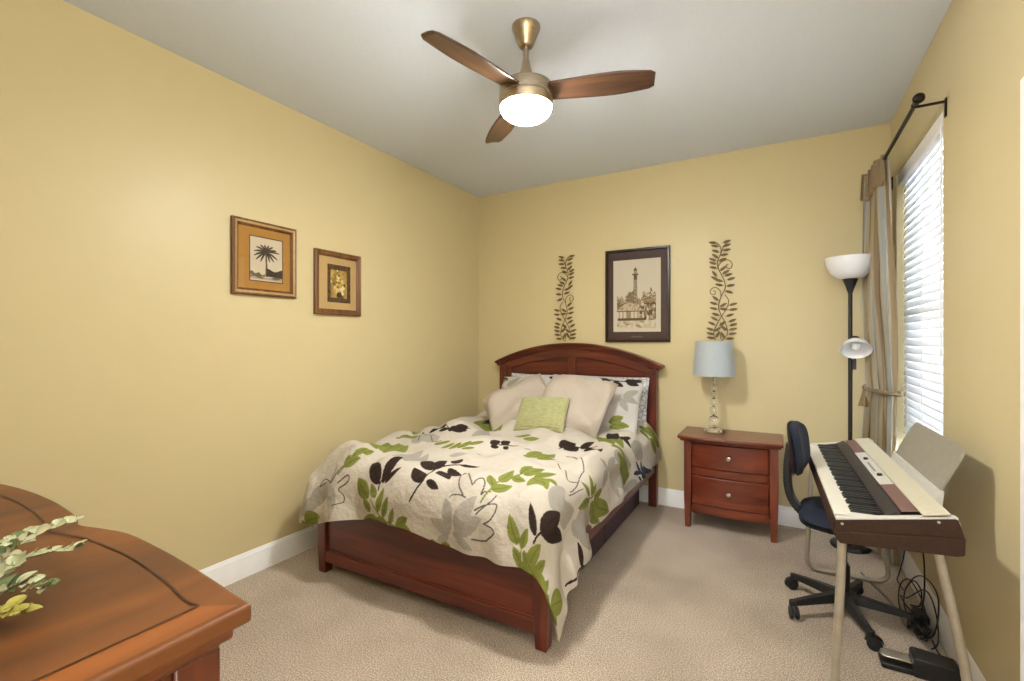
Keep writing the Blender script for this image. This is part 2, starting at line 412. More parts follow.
for y0, y1 in ((1.875, 2.930), (2.936, 3.785)):
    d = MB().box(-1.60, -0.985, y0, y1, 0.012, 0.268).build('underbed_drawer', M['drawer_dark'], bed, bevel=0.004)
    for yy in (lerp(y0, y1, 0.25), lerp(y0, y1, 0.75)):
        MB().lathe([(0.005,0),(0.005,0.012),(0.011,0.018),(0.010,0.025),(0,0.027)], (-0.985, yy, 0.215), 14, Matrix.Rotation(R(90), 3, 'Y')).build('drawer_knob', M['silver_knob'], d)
mat_m = MB().box(BX0+0.04, BX1-0.04, 1.885, 3.80, 0.331, 0.615)
tag(mat_m.build('mattress', M['white_cotton'], bevel=0.05, seg=4), 'white mattress on the bed beneath the leaf-print comforter', 'mattress')

# ------------------------------------------------------------------ comforter
# cloth coordinates (u,v) in metres: on the top of the bed they equal x,y
X0,X1,Y0,Y1=-2.28,-0.95,1.95,3.79
RL,RR,RF=0.11,0.14,0.20
def cloth_pos(U,V):
    dl=np.maximum(X0-U,0); dr=np.maximum(U-X1,0); df=np.maximum(Y0-V,0)
    side=dl+dr
    left=dl>0
    d2=np.hypot(side,df)
    dm=(side**5+df**5)**0.2
    d=np.where(left,dm,d2)
    n=np.hypot(side,df)+1e-9
    cx=side/n; cy=df/n
    r=(RL*cx*cx+RF*cy*cy)
    r=np.where(d>0,r,0.1)+1e-9
    th=np.minimum(d/r,np.pi/2)
    ex=np.maximum(d-r*np.pi/2,0)
    hor=r*np.sin(th)+ex*np.where(left,0.10,0.09)
    drop=r*(1-np.cos(th))+ex*0.995
    sgn=np.where(left,-1,1)
    x=np.clip(U,X0,X1)+sgn*cx*hor
    y=np.maximum(V,Y0)-cy*hor
    # top gently domed; sags towards head edge
    tx=np.clip((np.clip(U,X0,X1)-X0)/(X1-X0),0,1); ty=np.clip((np.maximum(V,Y0)-Y0)/(Y1-Y0),0,1)
    z=0.663+0.02*np.sin(np.pi*tx)*np.sin(np.pi*np.clip(ty*1.1,0,1))-drop
    # wrinkles and soft folds
    w=np.zeros_like(U)
    rng=np.random.RandomState(5)
    for k in range(26):
        a=rng.uniform(0,np.pi); f=rng.uniform(10,34); p=rng.uniform(0,6.28)
        am=0.058/f
        q=(U*np.cos(a)+V*np.sin(a))*f
        w+=am*np.sin(q+p+1.3*np.sin(3.1*U*np.sin(a)-4.3*V*np.cos(a)+p))
    hang=np.clip(drop/0.3,0,1)
    mix=np.clip(1-2.2*np.abs(cx*cy)*2,0,1)
    fold=0.015*hang*mix*np.sin(np.where(cy>cx,U,V)*24+2*np.sin(5*U)+1.5*np.sin(4*V))*(0.5+0.5*np.sin(7*U+5*V+1))+0.010*hang*(1-mix)*np.sin(14*(U-V))
    x=x+sgn*cx*(fold+w*hang)
    y=y-cy*(fold+w*hang)
    z=z+w*1.6*(1-0.6*hang)
    return x,y,z
def cloth_grid(nu,nv):
    # u runs across the bed, v from the foot hem to the headboard
    s,t=np.meshgrid(np.linspace(0,1,nu),np.linspace(0,1,nv))
    u0=-2.66+2.08*s
    foot=np.interp(u0,[-2.66,-2.4,-2.28,-2.2,-1.9,-1.6,-1.3,-1.0,-0.9,-0.75,-0.6],[1.46,1.46,1.47,1.49,1.585,1.565,1.54,1.53,1.525,1.49,1.46])
    V=foot+(Y1-foot)*t
    ul=-2.66; ur=np.interp(V,[1.45,1.75,1.9,2.15,2.4,3.0,3.79],[-0.45,-0.44,-0.45,-0.50,-0.59,-0.60,-0.61])
    U=ul+(ur-ul)*s
    return U,V

MOTIFS=[
('S',-1.312,1.607,-1.449,1.668,0.42),
('S',-1.312,1.615,-1.383,1.766,0.42),
('S',-1.283,1.627,-1.204,1.769,0.42),
('S',-1.285,1.613,-1.155,1.69,0.42),
('S',-1.286,1.605,-1.205,1.561,0.42),
('S',-1.328,1.598,-1.418,1.556,0.42),
('S',-1.299,1.61,-1.255,1.585,0.4),
('S',-0.853,1.843,-0.86,2.003,0.5),
('S',-0.782,1.843,-0.757,2.033,0.55),
('S',-0.651,2.042,-0.539,2.244,0.5),
('S',-0.699,2.031,-0.593,2.347,0.5),
('S',-0.804,2.55,-0.867,2.499,0.4),
('S',-0.804,2.55,-0.832,2.685,0.4),
('S',-0.797,2.567,-0.627,2.901,0.35),
('S',-0.799,2.548,-0.755,2.414,0.4),
('S',-0.785,2.584,-0.626,2.65,0.3),
('S',-0.832,2.685,-0.756,3.016,0.3),
('S',-0.847,3.088,-0.73,3.296,0.4),
('S',-0.646,2.896,-0.601,3.097,0.4),
('S',-2.147,1.723,-2.287,1.603,0.4),
('S',-2.149,1.712,-2.232,1.559,0.35),
('S',-2.147,1.723,-2.148,1.8,0.35),
('S',-2.142,1.714,-2.098,1.521,0.3),
('S',-2.213,1.609,-2.376,1.499,0.4),
('S',-1.831,1.906,-1.849,2.182,0.35),
('S',-1.743,1.898,-1.778,2.143,0.4),
('S',-1.632,2.147,-1.538,2.196,0.4),
('S',-1.51,2.236,-1.482,2.256,0.5),
('S',-1.999,2.29,-2.128,2.587,0.4),
('S',-1.922,2.337,-2.228,2.617,0.4),
('S',-1.749,2.566,-1.859,2.884,0.4),
('S',-1.301,2.415,-1.244,2.409,0.5),
('S',-0.779,1.848,-0.761,2.006,0.6),
('S',-0.71,1.998,-0.588,2.149,0.45),
('S',-0.85,1.864,-0.799,1.969,0.6),
('L',-0.0045,[(-1.273,1.766),(-1.322,1.813),(-1.351,1.86),(-1.414,1.995),(-1.277,1.845),(-1.246,1.813)]),
('L',-0.0045,[(-1.246,1.813),(-1.241,1.844),(-1.221,1.866),(-1.197,1.837),(-1.189,1.785),(-1.181,1.802),(-1.157,1.821)]),
('L',-0.0045,[(-1.359,1.767),(-1.344,1.776),(-1.299,1.768),(-1.255,1.752)]),
('L',-0.0045,[(-1.196,1.711),(-1.139,1.756),(-1.098,1.77),(-1.092,1.738),(-1.108,1.698),(-1.141,1.673)]),
('L',-0.0045,[(-1.141,1.673),(-1.098,1.672),(-1.082,1.653),(-1.131,1.611),(-1.205,1.606)]),
('L',-0.0045,[(-1.187,1.697),(-1.133,1.77),(-1.121,1.817)]),
('L',-0.0045,[(-2.105,1.731),(-2.054,1.776),(-2.044,1.754),(-2.09,1.707),(-2.053,1.684),(-2.051,1.641),(-2.109,1.598)]),
('L',-0.0045,[(-2.147,1.723),(-2.212,1.736),(-2.232,1.683),(-2.191,1.719)]),
('L',-0.0045,[(-2.15,1.729),(-2.127,1.773),(-2.099,1.799)]),
('L',-0.004,[(-0.839,2.044),(-0.85,2.149),(-0.874,2.223),(-0.883,2.277)]),
('L',-0.004,[(-0.826,2.011),(-0.827,2.103),(-0.81,2.179)]),
('L',-0.004,[(-1.055,2.352),(-0.946,2.195),(-0.893,2.108),(-0.859,2.164)]),
('L',-0.004,[(-1.068,2.511),(-1.001,2.491),(-0.895,2.325),(-0.881,2.281)]),
('L',-0.004,[(-2.017,2.329),(-2.195,2.601),(-1.991,2.421),(-1.925,2.361),(-1.905,2.42)]),
('G',-1.862,1.691,-1.983,1.781,0.47),
('G',-1.808,1.694,-1.865,1.76,0.53),
('G',-1.77,1.618,-1.767,1.748,0.38),
('G',-1.836,1.617,-1.904,1.685,0.5),
('G',-1.732,1.601,-1.714,1.701,0.38),
('G',-1.765,1.58,-1.908,1.575,0.43),
('G',-1.691,1.576,-1.669,1.654,0.4),
('G',-1.701,1.576,-1.8,1.582,0.5),
('G',-1.651,1.573,-1.573,1.624,0.56),
('G',-1.642,1.572,-1.546,1.566,0.53),
('G',-2.092,1.798,-2.098,1.851,0.5),
('G',-2.092,1.798,-2.029,1.861,0.47),
('G',-2.075,1.843,-2.04,1.927,0.4),
('G',-2.039,1.887,-2.007,1.943,0.5),
('G',-2.019,1.961,-2.234,2.278,0.43),
('G',-1.985,1.975,-2.164,2.309,0.43),
('G',-1.967,1.973,-2.038,2.257,0.33),
('G',-2.228,2.347,-2.193,2.409,0.5),
('G',-2.279,2.502,-2.066,2.366,0.38),
('G',-2.254,2.548,-2.328,2.746,0.38),
('G',-2.339,1.467,-2.194,1.519,0.62),
('G',-2.339,1.467,-2.391,1.465,0.5),
('G',-1.852,2.302,-1.866,2.454,0.53),
('G',-1.766,2.243,-1.714,2.315,0.53),
('G',-1.692,2.225,-1.672,2.321,0.53),
('G',-1.643,2.24,-1.619,2.352,0.45),
('G',-1.608,2.232,-1.561,2.294,0.5),
('G',-1.615,2.305,-1.547,2.379,0.38),
('G',-1.165,1.857,-1.215,1.917,0.62),
('G',-1.164,1.834,-1.096,1.925,0.53),
('G',-1.161,1.91,-1.14,2.021,0.5),
('G',-1.13,1.973,-1.051,1.976,0.5),
('G',-1.098,2.018,-1.074,2.09,0.62),
('G',-1.077,2.009,-1.036,2.098,0.56),
('G',-1.03,2.018,-0.918,1.899,0.62),
('G',-2.202,3.261,-1.972,3.06,0.56),
('G',-2.051,3.124,-1.743,2.895,0.44),
('G',-1.955,3.063,-1.768,2.88,0.5),
('G',-2.003,2.98,-1.966,3.08,0.38),
('G',-1.244,2.309,-1.142,2.313,0.5),
('G',-1.556,2.774,-1.435,2.779,0.5),
('G',-1.469,2.728,-1.353,2.738,0.5),
('G',-2.031,2.175,-2.024,2.232,0.62),
('G',-2.278,2.502,-2.095,2.39,0.62),
('G',-1.449,1.56,-1.413,1.556,0.5),
('G',-1.378,1.553,-1.323,1.555,0.5),
('G',-1.1,2.009,-1.073,2.085,0.45),
('G',-1.073,2.019,-1.017,2.113,0.42),
('G',-1.03,2.021,-0.948,2.099,0.5),
('G',-1.005,1.997,-0.903,1.895,0.5),
('G',-0.986,2.009,-0.881,1.959,0.42),
('G',-1.208,2.287,-1.208,2.461,0.4),
('G',-1.171,2.297,-1.148,2.524,0.35),
('G',-1.146,2.284,-1.092,2.403,0.35),
('G',-1.093,3.102,-0.948,3.008,0.45),
('G',-1.03,3.114,-0.874,2.938,0.5),
('G',-0.922,2.878,-0.8,2.849,0.5),
('G',-0.828,2.741,-0.772,2.839,0.5),
('G',-0.769,2.726,-0.703,2.976,0.5),
('G',-0.748,2.788,-0.675,2.911,0.5),
('G',-1.076,3.105,-0.909,2.886,0.3),
('G',-0.94,3.594,-0.821,3.604,0.4),
('G',-0.889,3.58,-0.703,3.787,0.45),
('G',-0.822,3.532,-0.692,3.636,0.45),
('G',-0.923,3.565,-0.804,3.493,0.35),
('G',-0.744,2.231,-0.854,2.203,0.32),
('G',-0.745,2.263,-0.852,2.307,0.32),
('G',-0.738,2.298,-0.755,2.414,0.3),
('G',-0.733,2.297,-0.602,2.537,0.26),
('G',-0.726,2.267,-0.591,2.433,0.26),
('G',-0.723,2.251,-0.667,2.288,0.32),
('G',-0.729,2.233,-0.746,2.086,0.28),
('G',-0.75,2.263,-0.796,2.337,0.3),
('G',-0.97,1.623,-1.024,1.742,0.42),
('G',-0.946,1.606,-0.92,1.708,0.53),
('G',-0.945,1.545,-0.989,1.612,0.5),
('G',-0.884,1.543,-0.835,1.677,0.48),
('G',-0.889,1.53,-0.971,1.549,0.56),
('G',-0.823,1.527,-0.772,1.627,0.56),
('G',-0.761,1.519,-0.951,1.532,0.56),
('G',-0.72,1.51,-0.711,1.571,0.56),
('G',-0.693,1.504,-0.889,1.53,0.5),
('G',-0.686,1.502,-0.721,1.511,0.7),
('G',-0.666,1.498,-0.722,1.511,0.56),
('G',-0.885,1.552,-0.924,1.608,0.7),
('G',-0.835,1.527,-0.893,1.566,0.84),
('G',-0.647,1.494,-0.521,1.64,0.56),
('G',-0.634,1.491,-0.537,1.473,0.59),
('G',-0.006,[(-0.666,1.498),(-0.779,1.523),(-0.918,1.534),(-0.947,1.611)]),
('G',-0.006,[(-0.673,1.5),(-0.647,1.494)]),
('G',-0.005,[(-2.121,1.764),(-2.092,1.8),(-2.084,1.845)]),
('G',-0.006,[(-1.177,1.753),(-1.164,1.834),(-1.161,1.91),(-1.113,1.984),(-1.056,2.046)]),
('G',-0.005,[(-1.651,1.573),(-1.754,1.605),(-1.844,1.686)]),
('g',-0.004,[(-0.751,2.088),(-0.74,2.264),(-0.775,2.331)]),
('K',-1.812,1.766,-1.94,1.864,0.42),
('K',-1.786,1.769,-1.792,1.947,0.34),
('K',-1.772,1.769,-1.712,1.846,0.34),
('K',-0.006,[(-1.803,1.738),(-1.807,1.766),(-1.796,1.79)]),
('K',-1.52,1.773,-1.646,1.868,0.48),
('K',-1.56,1.899,-1.68,1.983,0.52),
('K',-1.556,1.915,-1.575,2.053,0.4),
('K',-1.503,1.785,-1.433,1.783,0.52),
('K',-1.528,1.923,-1.406,1.847,0.52),
('K',-1.505,1.981,-1.377,1.911,0.45),
('K',-1.52,2.021,-1.524,2.127,0.5),
('K',-1.483,2.04,-1.391,2.096,0.25),
('K',-2.277,2.803,-2.051,2.646,0.5),
('K',-2.077,2.616,-2.01,2.644,0.5),
('K',-2.005,2.625,-1.982,2.69,0.5),
('K',-1.976,2.646,-1.933,2.759,0.45),
('K',-1.957,2.68,-1.918,2.724,0.4),
('K',-1.512,2.389,-1.49,2.468,0.5),
('K',-1.5,2.373,-1.471,2.419,0.5),
('K',-1.476,2.452,-1.454,2.53,0.5),
('K',-1.448,2.431,-1.435,2.475,0.6),
('K',-2.092,3.277,-1.938,3.125,0.7),
('K',-0.006,[(-1.565,1.69),(-1.539,1.743),(-1.52,1.799),(-1.552,1.919),(-1.518,1.997),(-1.461,2.066)]),
('K',-0.005,[(-1.478,2.432),(-1.448,2.479),(-1.39,2.515)]),
('K',-0.004,[(-2.277,2.803),(-1.992,2.643),(-1.917,2.762)]),
('K',-1.181,2.652,-1.149,2.837,0.3),
('K',-1.153,2.657,-1.123,2.833,0.3),
('K',-1.112,2.826,-1.059,2.959,0.3),
('K',-1.086,2.838,-0.911,2.689,0.26),
('K',-1.074,2.871,-0.891,2.572,0.3),
('K',-0.941,3.037,-1.059,3.227,0.34),
('K',-0.932,3.086,-0.845,3.088,0.38),
('K',-0.918,3.067,-0.875,3.143,0.3),
('K',-0.878,1.701,-0.936,1.792,0.27),
('N',-0.633,3.179,-0.754,3.125,0.35),
('N',-0.645,3.196,-0.735,3.239,0.35),
('N',-0.62,3.164,-0.643,3.394,0.4),
('N',-0.603,3.216,-0.607,3.455,0.45),
('N',-0.602,3.154,-0.641,3.113,0.4),
('N',-0.682,3.033,-0.647,3.193,0.2),
('K',-0.005,[(-1.174,2.635),(-1.121,2.829),(-1.016,2.883)]),
('K',-0.005,[(-0.98,3.112),(-0.918,3.067)]),
('K',-0.874,1.694,-0.938,1.793,0.32),
('K',-0.843,1.712,-0.808,1.88,0.5),
('K',-0.834,1.713,-0.71,1.829,0.5),
('K',-0.48,2.05,-0.61,2.032,0.3),
('K',-0.007,[(-0.873,1.662),(-0.866,1.695),(-0.846,1.73)]),
('K',-0.008,[(-0.483,2.063),(-0.481,1.833)])]

PAL = {'G': srgb(117,122,56), 'g': srgb(92,98,44), 'K': srgb(46,33,28), 'N': srgb(44,50,66), 'S': srgb(152,146,136), 'L': srgb(84,76,70)}
GROUND = srgb(186,177,163)
def paint_motifs(U, V, motifs, ground=GROUND):
    c = np.empty(U.shape+(3,), np.float32); c[:] = ground[:3]
    for mo_ in motifs:
        col = np.array(PAL[mo_[0]][:3], np.float32)
        if len(mo_) == 6:
            _, bu, bv, tu, tv, wr_ = mo_
            L = math.hypot(tu-bu, tv-bv)
            if L < 0.015 or L > 0.75: continue
            ex, ey = (tu-bu)/L, (tv-bv)/L
            a = ((U-bu)*ex+(V-bv)*ey)/L; s_ = np.abs((U-bu)*(-ey)+(V-bv)*ex)
            aa = np.clip(a, 0, 1)
            half = 0.5*wr_*L*np.sin(np.pi*aa**0.8)**0.75
            ins = (a > 0) & (a < 1) & (s_ < half)
            vein = ins & (s_ < 0.0035) & (a < 0.85)
            c[ins] = col
            if mo_[0] != 'S': c[vein] = col*0.72
            else:
                rib = ins & (np.abs(((a*9 + s_/(wr_*L)*5) % 1)-0.5) < 0.1)
                c[rib] = col*1.12
        else:
            _, wneg, pts = mo_; wd = -wneg
            P = spline([(p[0], p[1], 0) for p in pts], 6)
            for p, q in zip(P[:-1], P[1:]):
                dx, dy = q.x-p.x, q.y-p.y; L2 = dx*dx+dy*dy+1e-12
                if L2 > 0.04: continue
                t = np.clip(((U-p.x)*dx+(V-p.y)*dy)/L2, 0, 1)
                c[((U-p.x-t*dx)**2+(V-p.y-t*dy)**2) < (wd*0.75)**2] = col
    return c
CU, CV = cloth_grid(640, 720)
cx_, cy_, cz_ = cloth_pos(CU, CV)
o = MB().grid(np.stack([cx_, cy_, cz_], -1)).build('comforter', M['comforter'], smooth=0, raw=True, solid=0.012)
o.data.polygons.foreach_set('use_smooth', [True]*len(o.data.polygons))
set_print(o, paint_motifs(CU, CV, MOTIFS).reshape(-1, 3))
tag(o, 'cream comforter printed with green, brown and grey leaves spread over the bed', 'comforter')

# ------------------------------------------------------------------ pillows
def pillow_mesh(w_, h_, t_, n=48, seed=0, pinch=0.045, crumple=0.012, ribs=0):
    a, b = np.meshgrid(np.linspace(-1, 1, n), np.linspace(-1, 1, n))
    rng = np.random.RandomState(seed)
    # sides bow in between the corners
    X = a*(w_/2)*(1-pinch*(1-b**2)*a**2*0.0 - pinch*(1-np.abs(b)**2)*np.abs(a)**4*0.6)
    Y = b*(h_/2)*(1-pinch*(1-np.abs(a)**2)*np.abs(b)**4*0.6)
    th = t_/2*np.sqrt(np.clip((1-np.abs(a)**2.4), 0, 1))**0.9*np.sqrt(np.clip((1-np.abs(b)**2.4), 0, 1))**0.9
    cr_ = np.zeros_like(a)
    for k in range(9):
        an = rng.uniform(0, 6.28); f = rng.uniform(3, 8); p = rng.uniform(0, 6.28)
        cr_ += np.sin((a*np.cos(an)+b*np.sin(an))*f+p+1.2*np.sin(2*a*np.sin(an)+p))
    cr_ *= crumple/3
    edge = np.clip((1-np.maximum(np.abs(a), np.abs(b)))*6, 0, 1)
    rb = 0.010*np.abs(np.sin(b*np.pi*ribs/2))**0.6*edge if ribs else 0
    front = np.stack([X, Y, th + cr_*edge + rb], -1); back = np.stack([X, Y, -th*0.8 + cr_*edge*0.5], -1)
    m = MB(); m.grid(front); m.grid(back[:, ::-1])
    return m, a, b
def place(m, c, tilt, roll=0, yaw=0):
    # local x = across, y = up the pillow, z = front face (towards the foot of the bed)
    base = Matrix(((1,0,0),(0,0,-1),(0,1,0)))
    q = Matrix.Rotation(R(yaw), 3, 'Z') @ Matrix.Rotation(R(-tilt), 3, 'X') @ base @ Matrix.Rotation(R(roll), 3, 'Z')
    m.v = [tuple(q @ Vector(p) + Vector(c)) for p in m.v]; return m
def pillow(name, label, cat, w_, h_, t_, c, tilt, roll, yaw, mat_, seed, motifs=None, ribs=0, n=48, group=None, crumple=0.012):
    m, a, b = pillow_mesh(w_, h_, t_, n, seed, ribs=ribs, crumple=crumple)
    place(m, c, tilt, roll, yaw)
    o = m.build(name, mat_, smooth=0, raw=True)
    o.data.polygons.foreach_set('use_smooth', [True]*len(o.data.polygons))
    if motifs is not None:
        U = np.concatenate([(a*w_/2).ravel(), (a[:, ::-1]*w_/2).ravel()]); V = np.concatenate([(b*h_/2).ravel(), (b[:, ::-1]*h_/2).ravel()])
        set_print(o, paint_motifs(U, V, motifs, srgb(190,185,178)))
    return tag(o, label, cat, group)
# crackle-print cotton for the rear pillows
gp = new_mat('grey_crackle_cotton', srgb(206,206,206), 0.9, spec=0.15)
gv = nd(gp, 'ShaderNodeTexVoronoi'); gv.feature = 'DISTANCE_TO_EDGE'; gv.inputs['Scale'].default_value = 26
lk(gp, coords(gp), gv.inputs['Vector'])
lk(gp, ramp(gp, gv.outputs['Distance'], [(0.03, srgb(140,140,146)), (0.09, srgb(206,205,203))]), P_(gp).inputs['Base Color'])
SH_R = [('K',0.02,0.20,0.10,0.175,.5),('K',0.11,0.18,0.20,0.145,.5),('K',0.20,0.20,0.33,0.215,.45),('K',0.21,0.195,0.315,0.165,.45),('K',-.006,[(0.0,0.21),(0.12,0.195),(0.33,0.2)]),
        ('G',0.14,-0.16,0.24,-0.10,.5),('G',0.16,-0.17,0.29,-0.16,.45),('G',0.15,-0.18,0.24,-0.23,.45),('S',0.22,0.05,0.32,0.12,.5),('S',0.22,0.04,0.33,0.02,.5),('S',0.2,0.03,0.27,-0.06,.5)]
SH_L = [('K',-0.30,0.20,-0.22,0.17,.5),('K',0.16,0.22,0.25,0.19,.5),('K',0.25,0.20,0.33,0.23,.5),('G',-0.33,0.12,-0.24,0.19,.5),('G',-0.32,0.05,-0.22,0.08,.5),('S',-0.2,0.1,-0.1,0.2,.5)]
PG = 'pillows along the headboard'
pillow('pillow', 'pale grey crackle-print pillow standing against the right side of the headboard', 'pillow', 0.68, 0.44, 0.12, (-1.235,3.70,0.815), 14, 0, 0, gp, 3, group=PG)
pillow('pillow', 'pale grey crackle-print pillow standing against the left side of the headboard', 'pillow', 0.56, 0.42, 0.12, (-1.86,3.70,0.82), 14, 0, 0, gp, 4, group=PG)
pillow('pillow', 'white sham with dark brown leaves along its top right edge', 'pillow', 0.68, 0.46, 0.15, (-1.245,3.50,0.83), 30, -2, 3, M['print'], 5, SH_R, n=110, group=PG)
pillow('pillow', 'white sham with printed leaves peeking out behind the tilted white pillow', 'pillow', 0.58, 0.44, 0.15, (-1.84,3.50,0.82), 30, 3, -2, M['print'], 6, SH_L, n=110, group=PG)
pillow('pillow', 'plain white square pillow tilted on the left side of the bed', 'pillow', 0.53, 0.44, 0.18, (-1.795,3.24,0.835), 51, 42, -4, M['white_cotton'], 8, group=PG, crumple=0.026)
pillow('pillow', 'plain white square pillow behind the small green ribbed pillow', 'pillow', 0.53, 0.49, 0.19, (-1.325,3.23,0.855), 45, -9, 4, M['white_cotton'], 9, group=PG, crumple=0.026)
gn = new_mat('green_ribbed_cloth', srgb(158,156,108), 0.75, sheen=0.3)
gw = nd(gn, 'ShaderNodeTexNoise'); gw.inputs['Scale'].default_value = 24; gw.inputs['Detail'].default_value = 5
lk(gn, coords(gn, (1, 6, 6)), gw.inputs['Vector'])
lk(gn, ramp(gn, gw.outputs['Fac'], [(0.3, srgb(142,142,92)), (0.7, srgb(170,168,120))]), P_(gn).inputs['Base Color'])
pillow('pillow', 'small green ribbed lumbar pillow at the front of the white pillows', 'pillow', 0.375, 0.285, 0.11, (-1.475,3.01,0.795), 40, 3, 2, gn, 11, ribs=18, n=90, group=PG, crumple=0.004)

# ------------------------------------------------------------------ nightstand
NX0, NX1 = -0.60, -0.015
ns = thing('nightstand', 'two-drawer cherry nightstand with bowed front beside the bed', 'nightstand', (-0.31, 3.66, 0))
def bow(x, x0, x1, y, d): t = (2*x-x0-x1)/(x1-x0); return y - d*(1-t*t)
def bowed(m, x0, x1, yf, d, yb, z0, z1, n=24):
    X = xs(x0, x1, n)
    vs = []; 
    poly = [(x, bow(x, x0, x1, yf, d)) for x in X] + [(x1, yb), (x0, yb)]
    return m.prism(poly, 'z', z0, z1)
tp = MB(); bowed(tp, NX0-0.04, NX1+0.03, 3.490, 0.042, 3.884, 0.628, 0.651)
bowed(tp, NX0-0.026, NX1+0.018, 3.502, 0.040, 3.880, 0.613, 0.628)
tp.build('top', M['stand_x'], ns, bevel=0.006, smooth=30)
for x0 in (NX0, NX1-0.05):
    for y0, y1 in ((3.520, 3.566), (3.836, 3.880)):
        lg = MB(); s_ = -1 if x0 == NX0 else 1
        lg.hexa([(x0+0.008,y0+0.002,0),(x0+0.042,y0+0.002,0),(x0+0.042,y1,0),(x0+0.008,y1,0)] + [(x0,y0,0.22),(x0+0.05,y0,0.22),(x0+0.05,y1,0.22),(x0,y1,0.22)])
        lg.box(x0, x0+0.05, y0, y1, 0.22, 0.614)
        lg.build('leg', M['stand_z'], ns, bevel=0.003)
cs_ = MB(); cs_.box(NX0+0.012, NX0+0.030, 3.56, 3.838, 0.12, 0.614); cs_.box(NX1-0.030, NX1-0.012, 3.56, 3.838, 0.12, 0.614)
cs_.box(NX0+0.03, NX1-0.03, 3.858, 3.872, 0.12, 0.614); cs_.box(NX0+0.03, NX1-0.03, 3.575, 3.858, 0.13, 0.15)
bowed(cs_, NX0+0.05, NX1-0.05, 3.535, 0.030, 3.575, 0.378, 0.430)
bowed(cs_, NX0+0.05, NX1-0.05, 3.533, 0.032, 3.575, 0.116, 0.172)
bowed(cs_, NX0+0.05, NX1-0.05, 3.535, 0.030, 3.575, 0.606, 0.615)
cs_.build('case', M['stand_x'], ns, bevel=0.002, smooth=30)
for z0, z1 in ((0.435, 0.602), (0.177, 0.373)):
    d = bowed(MB(), NX0+0.054, NX1-0.054, 3.529, 0.034, 3.60, z0, z1).build('drawer', M['stand_x'], ns, bevel=0.004, smooth=30)
    MB().lathe([(0.006,0),(0.007,0.010),(0.017,0.017),(0.019,0.024),(0.014,0.031),(0,0.033)], ((NX0+NX1)/2, 3.495, (z0+z1)/2+0.005), 24, Matrix.Rotation(R(90), 3, 'X')).build('knob', M['silver_knob'], d)

# ------------------------------------------------------------------ table lamp
LX, LY = -0.427, 3.735; lz = 0.6515
tl = thing('table_lamp', 'table lamp of stacked clear glass balls with pale blue-grey drum shade on nightstand', 'table lamp', (LX, LY, lz))
MB().lathe([(0.072,0),(0.074,0.006),(0.066,0.016),(0.052,0.020),(0.048,0.026),(0.046,0.034),(0.030,0.042),(0.012,0.050),(0,0.05)], (LX, LY, lz), 8).build('base', M['crystal'], tl, bevel=0.002, smooth=20)
zc = 0.738
for r_ in (0.036, 0.030, 0.027, 0.023, 0.019, 0.016):
    zc_ = zc
    MB().ball((LX, LY, zc_), r_, 14).build('glass_ball', M['crystal'], tl)
    MB().lathe([(0.0075,-0.003),(0.011,0),(0.0075,0.003)], (LX, LY, zc_+r_+0.0015), 14).build('spacer', M['chrome'], tl)
    nxt = {0.036:0.030, 0.030:0.027, 0.027:0.023, 0.023:0.019, 0.019:0.016, 0.016:0.0}[r_]
    zc = zc_ + r_ + nxt + 0.004
MB().tube([(LX,LY,zc-0.004),(LX,LY,1.20)], 0.005, 10).build('stem', M['chrome'], tl)
sh = MB(); n = 56
sh.lathe([(0.145,1.064),(0.1265,1.314)], (LX, LY, 0), n)
shp = MB(); pr = [(0.145,1.064),(0.127,1.314),(0.1253,1.314),(0.1433,1.064),(0.145,1.064)]
shp.lathe([(r_, z) for r_, z in pr[:-1]], (LX, LY, 0), n)
shp.f = [f for f in shp.f if len(f) == 4]
shp.f += [((0*n)+(k+1) % n, 0*n+k, 3*n+k, 3*n+(k+1) % n) for k in range(n)]
so = shp.build('lamp_shade', M['shade_cloth'], tl, smooth=50)
sp = MB()
for k in range(3):
    a = 2*math.pi*k/3; sp.tube([(LX,LY,1.19),(LX+0.1345*math.cos(a),LY+0.1345*math.sin(a),1.19)], 0.002, 6)
sp.build('spider', M['chrome'], tl)

# ------------------------------------------------------------------ torchiere floor lamp
TX, TY = 0.385, 3.695
ft = thing('floor_lamp', 'black torchiere floor lamp with white bowl and side reading light in the corner', 'floor lamp', (TX, TY, 0))
MB().lathe([(0.108,0),(0.111,0.008),(0.105,0.020),(0.05,0.028),(0.02,0.034),(0,0.034)], (TX, TY, 0), 36).build('base', M['black'], ft)
MB().tube([(TX,TY,0.03),(TX,TY,1.65)], 0.0115, 14).build('pole', M['black'], ft)
MB().lathe([(0.012,1.622),(0.017,1.638),(0.028,1.674),(0.043,1.714),(0.041,1.717),(0,1.717)], (TX, TY, 0), 28).build('socket_cup', M['black'], ft)
MB().lathe([(0.03,1.711),(0.070,1.720),(0.107,1.748),(0.131,1.798),(0.141,1.850),(0.137,1.850),(0.127,1.800),(0.103,1.753),(0.068,1.726),(0,1.718)], (TX, TY, 0), 44).build('bowl_shade', M['white_glass'], ft, smooth=50)
